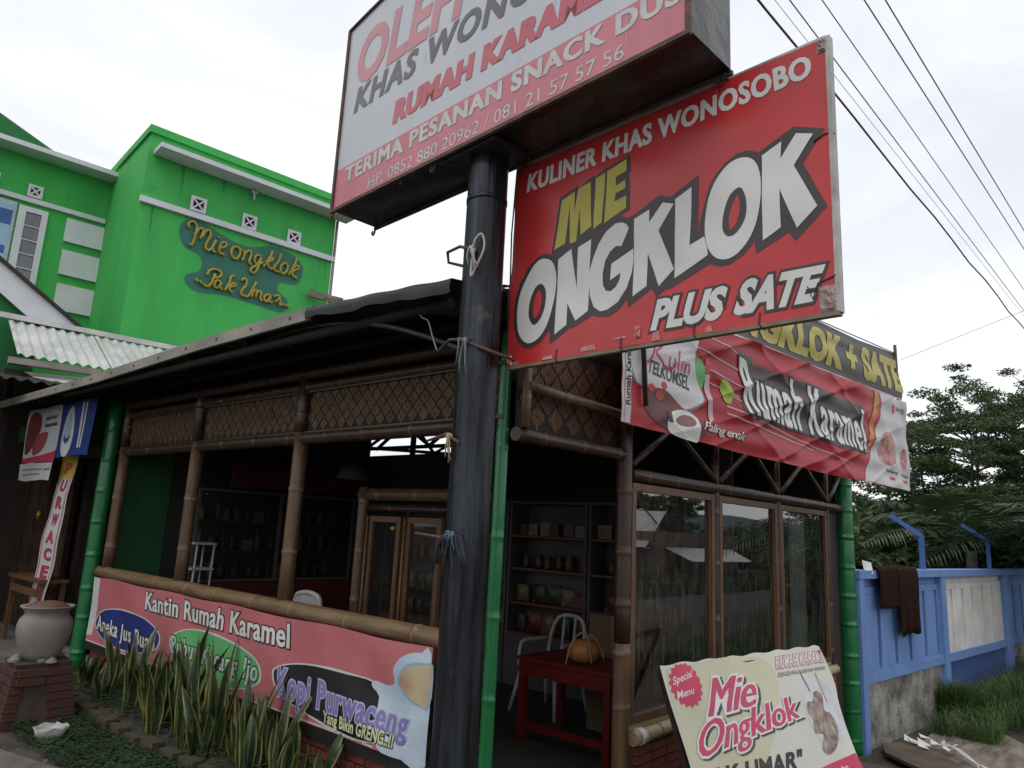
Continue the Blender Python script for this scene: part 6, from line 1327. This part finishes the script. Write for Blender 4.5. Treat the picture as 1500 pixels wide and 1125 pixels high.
bushy(14.9, 5.3, 3.1, 1.3, 'dense dark tree behind the towels beside the green post', 61, z0=WB, n=34)
bushy(17.5, 5.2, 3.6, 1.6, 'dense dark tree farther back below the caramel banner', 62, z0=WB, n=34)
bushy(20.5, 2.4, 4.6, 1.7, 'round leafy mid-green tree filling the gap under the airy crowns', 68, z0=WB, n=40, npc=420, size=.06, tone=1)
bushy(20.8, 4.4, 4.3, 1.3, 'round mid-green tree right beside the banner edge', 69, z0=WB, n=30, npc=420, size=.06, tone=1)
bushy(16.8, 3.6, 2.5, 1.2, 'low dark bush behind the first blue arm', 63, z0=WB, n=24)
bushy(22.5, 3.0, 3.0, 2.2, 'wide dark thicket under the airy trees', 64, z0=WB, n=34, size=.13)
bushy(22.0, 0.4, 2.8, 2.2, 'wide dark thicket behind the palms at the right', 65, z0=WB, n=34, size=.13)
bushy(19.0, 1.75, 3.05, .75, 'pale yellow-green flowering shrub beside the palm fronds', 66, z0=WB, n=16, npc=260, size=.11, tone=2)
bushy(13.6, 4.3, 2.3, 1.0, 'light green low shrub right behind the towels', 67, z0=WB, n=14, tone=2)
def palm(x, y, Hc, nf, Lf, label, seed, z0=0, group='palms behind the wall', trunk=True, nl=34, wl=.02):
    rg = random.Random(seed); t = root('palm', (x, y, z0), label, 'palm', group)
    if trunk: make('trunk', MB().tube([(x, y, z0), (x+.05, y, z0+Hc)], [.14, .09], 9), m_bark, t)
    for k in range(nf):
        a = 6.283*k/nf+rg.uniform(-.2, .2); el = rg.uniform(.5, 1.3); mb = MB(); pts = []
        for i in range(9):
            s = i/8; r = Lf*(math.cos(el)*s+.20*s*s); z = Lf*(math.sin(el)*s-.75*s*s*math.cos(el*.6)); pts.append(Vector((x+r*math.cos(a), y+r*math.sin(a), z0+Hc+z)))
        mb.tube(pts, [.016*(1-.8*i/8) for i in range(9)], 5); side = Vector((-math.sin(a), math.cos(a), 0))
        for i in range(nl):
            s = .12+.86*i/nl; f = s*8; j = min(7, int(f)); p = pts[j].lerp(pts[j+1], f-j); fw_ = (pts[j+1]-pts[j]).normalized(); L_ = Lf*.30*math.sin(math.pi*min(1, s*.9+.12))**.7
            for sgn in (-1, 1):
                e = p+(side*sgn*.85+fw_*.5).normalized()*L_+Vector((0, 0, -.30*L_*rg.uniform(.3, 1.2))); m2 = p.lerp(e, .5)+Vector((0, 0, .03))
                mb.add([p, m2+fw_*wl, e, m2-fw_*wl], [(0, 1, 2, 3)])
        make('frond', mb, m_palm, t)
    return t
palm(16.2, 2.55, 2.40, 13, 2.5, 'palm with arching fronds between the first and second blue arms', 71, z0=WB)
palm(16.8, 1.55, 2.50, 13, 2.5, 'palm with upright fronds above the second blue arm', 72, z0=WB)
palm(15.5, .75, 2.25, 12, 2.5, 'palm with drooping fronds at the right picture edge', 73, z0=WB)
palm(18.2, 3.2, 2.55, 12, 2.5, 'palm set back behind the first blue arm', 74, z0=WB)

# ================================================================ overhead wires along the road
def cable(name, a, b, r, sag, m, label, twist=False):
    a, b = Vector(a), Vector(b); d = b-a; a2, b2 = a-d*1.2, b+d*3.0; n = 60; pts = []
    for i in range(n+1):
        t = i/n; p = a2.lerp(b2, t)+Vector((0, 0, -sag*4*(t-.35)*(0.0)));
        if twist: p += Vector((0, .012*math.sin(i*1.9), .014*math.sin(i*2.3)))
        pts.append(p)
    make(name, MB().tube(pts, r, 6), m, loc=tuple(a), label=label, cat='cable', group='overhead wires above the street')
cable('power_cable', (5.573, 2.187, 6.5), (18.369, 1.607, 6.5), .011, 0, mat('cable_red_brown', (.10, .045, .045), .6), 'thick twisted dark cable, lowest of the overhead wires', True)
cable('power_cable', (5.83, 2.017, 6.6), (17.30, 1.481, 6.6), .006, 0, mat('cable_grey_brown', (.26, .17, .17), .6), 'overhead wire next above the thick twisted cable')
cable('power_cable', (6.85, 2.047, 7.3), (18.1, 1.518, 7.3), .006, 0, m_wirel, 'third overhead wire, crossing the middle of the upper right sky')
cable('power_cable', (7.42, 1.767, 7.5), (16.10, 1.289, 7.5), .0075, 0, mat('cable_grey_brown', (0, 0, 0)), 'fourth overhead wire, left one of the upper right pair')
cable('power_cable', (7.556, 1.592, 7.5), (15.123, 1.184, 7.5), .0075, 0, mat('cable_grey_brown', (0, 0, 0)), 'topmost overhead wire, right one of the upper right pair')
cable('power_cable', (5.657, 2.077, 6.5), (17.321, 1.495, 6.5), .003, 0, mat('wire_pale', (.5, .48, .48), .5), 'very thin pale overhead wire between the thicker ones')
make('service_wire', MB().tube([(11.724, 2.558, 4.519), (11.9, .9, 5.12), (12.1, -1.5, 5.95)], .004, 5), mat('wire_pale', (0, 0, 0)), loc=(11.7, 2.5, 4.5), label='thin service wire leading from behind the black banner to the right', cat='cable')

# ================================================================ across the street (seen mirrored in the window panes)
hs = root('roadside_house', (26.5, -9.5, 0), 'low house with pale sheet-metal roofs across the street, mirrored in the windows', 'house')
make('wall', MB().box(24.5, 31, -12.5, -7.9, 0, 1.9), mat('house_wall', (.14, .10, .08), .9), hs)
mb = MB(); mb.add([(24.0, -13.5, 1.3), (24.0, -8.4, 1.3), (27.0, -9.2, 2.75), (27.0, -13.5, 2.75)], [(0, 1, 2, 3)]); mb.add([(27.0, -13.5, 2.75), (27.0, -9.2, 2.75), (30.5, -8.6, 1.2), (30.5, -13.5, 1.2)], [(0, 1, 2, 3)])
mb.add([(24.0, -8.4, 1.3), (24.0, -8.4, 1.26), (30.5, -8.6, 1.16), (30.5, -8.6, 1.2)], [(0, 1, 2, 3)])
make('roof', mb, m_zinc, hs)
mb = MB(); mb.add([(24.6, -8.0, 1.35), (28.8, -7.2, 1.32), (28.0, -6.0, .92), (24.2, -6.6, .9)], [(0, 1, 2, 3)]); make('roof', mb, m_zinc, hs)
make('pole', MB().tube([(25.9, -9.0, 0), (25.9, -9.0, 2.2), (25.0, -9.4, 3.1)], .04, 8), m_wire, loc=(25.9, -9, 0), label='thin bent pole beside the low house across the street, mirrored in the windows', cat='pole')
GR = 'trees across the street'
airy_tree(33, -15.0, 3.7, 'airy tree left of the house across the street, seen in the window reflection', 81, crown=2.0, group=GR, n=16, npc=120, size=.16)
airy_tree(38, -15.5, 3.6, 'airy tree behind the house across the street, seen in the window reflection', 82, crown=2.2, group=GR, n=16, npc=120, size=.18)
for k, (x, y, H, Rw) in enumerate(((47, -16.5, 2.2, 2.4), (44, -12.5, 1.5, 2.0), (52, -15.5, 2.4, 2.4), (50, -11, 2.0, 2.2), (40, -8.2, 1.4, 1.6), (34, -6.2, 1.1, 1.3), (56, -20, 2.6, 2.8), (38, -19, 2.2, 2.2), (31, -17, 1.8, 1.8))):
    bushy(x, y, H, Rw, ('broad dark tree across the street, %s in the window reflection' % ('centre of the middle pane', 'low in the middle pane', 'under the hill', 'at the middle post', 'low beside the road', 'nearest on the right', 'farthest left', 'behind the house roof', 'left of the house roof')[k]), 90+k, n=20, npc=170, size=.22, group=GR)
palm(55, -16.2, 2.4, 12, 1.9, 'coconut palm across the street, in the middle pane reflection', 101, group=GR, nl=14, wl=.07)
palm(56, -14.4, 2.5, 12, 1.9, 'coconut palm across the street, in the right pane reflection', 102, group=GR, nl=14, wl=.07)
airy_tree(23.9, -2.3, 3.6, 'slim tree beside the road, at the right edge of the window reflection', 103, crown=1.2, group=GR, start=.3, n=22, npc=130, size=.09)
mb = MB(); vs = []; nh = 60
for i in range(nh+1):
    x, y = 120+260*i/nh, -60-200*(1-i/nh)
    hgt = 5+5.5*math.exp(-((i-36)/11)**2)+2.0*math.sin(i*.35)
    vs += [(x, y, -1), (x+8, y-4, hgt)]
    vs += [(x+40, y-20, -1)]
mb.add(vs, [(3*i+a, 3*i+3+a, 3*i+4+a, 3*i+1+a) for i in range(nh) for a in (0, 1)], 0, True); make('hills', mb, mat('hill_blue', (.10, .14, .17), .95, (.07, .10, .12), .05), kind='structure')
# verge with scrub opposite, between road and houses
tufts('scrub', 9000, lambda g: (6+34*g.random(), -4.8-3.5*g.random()-((0))), .15, .7, [m_fol[0], m_grassd], .02, 'rough scrub on the far verge of the street', cat='scrub', seed=14, droop=.6)
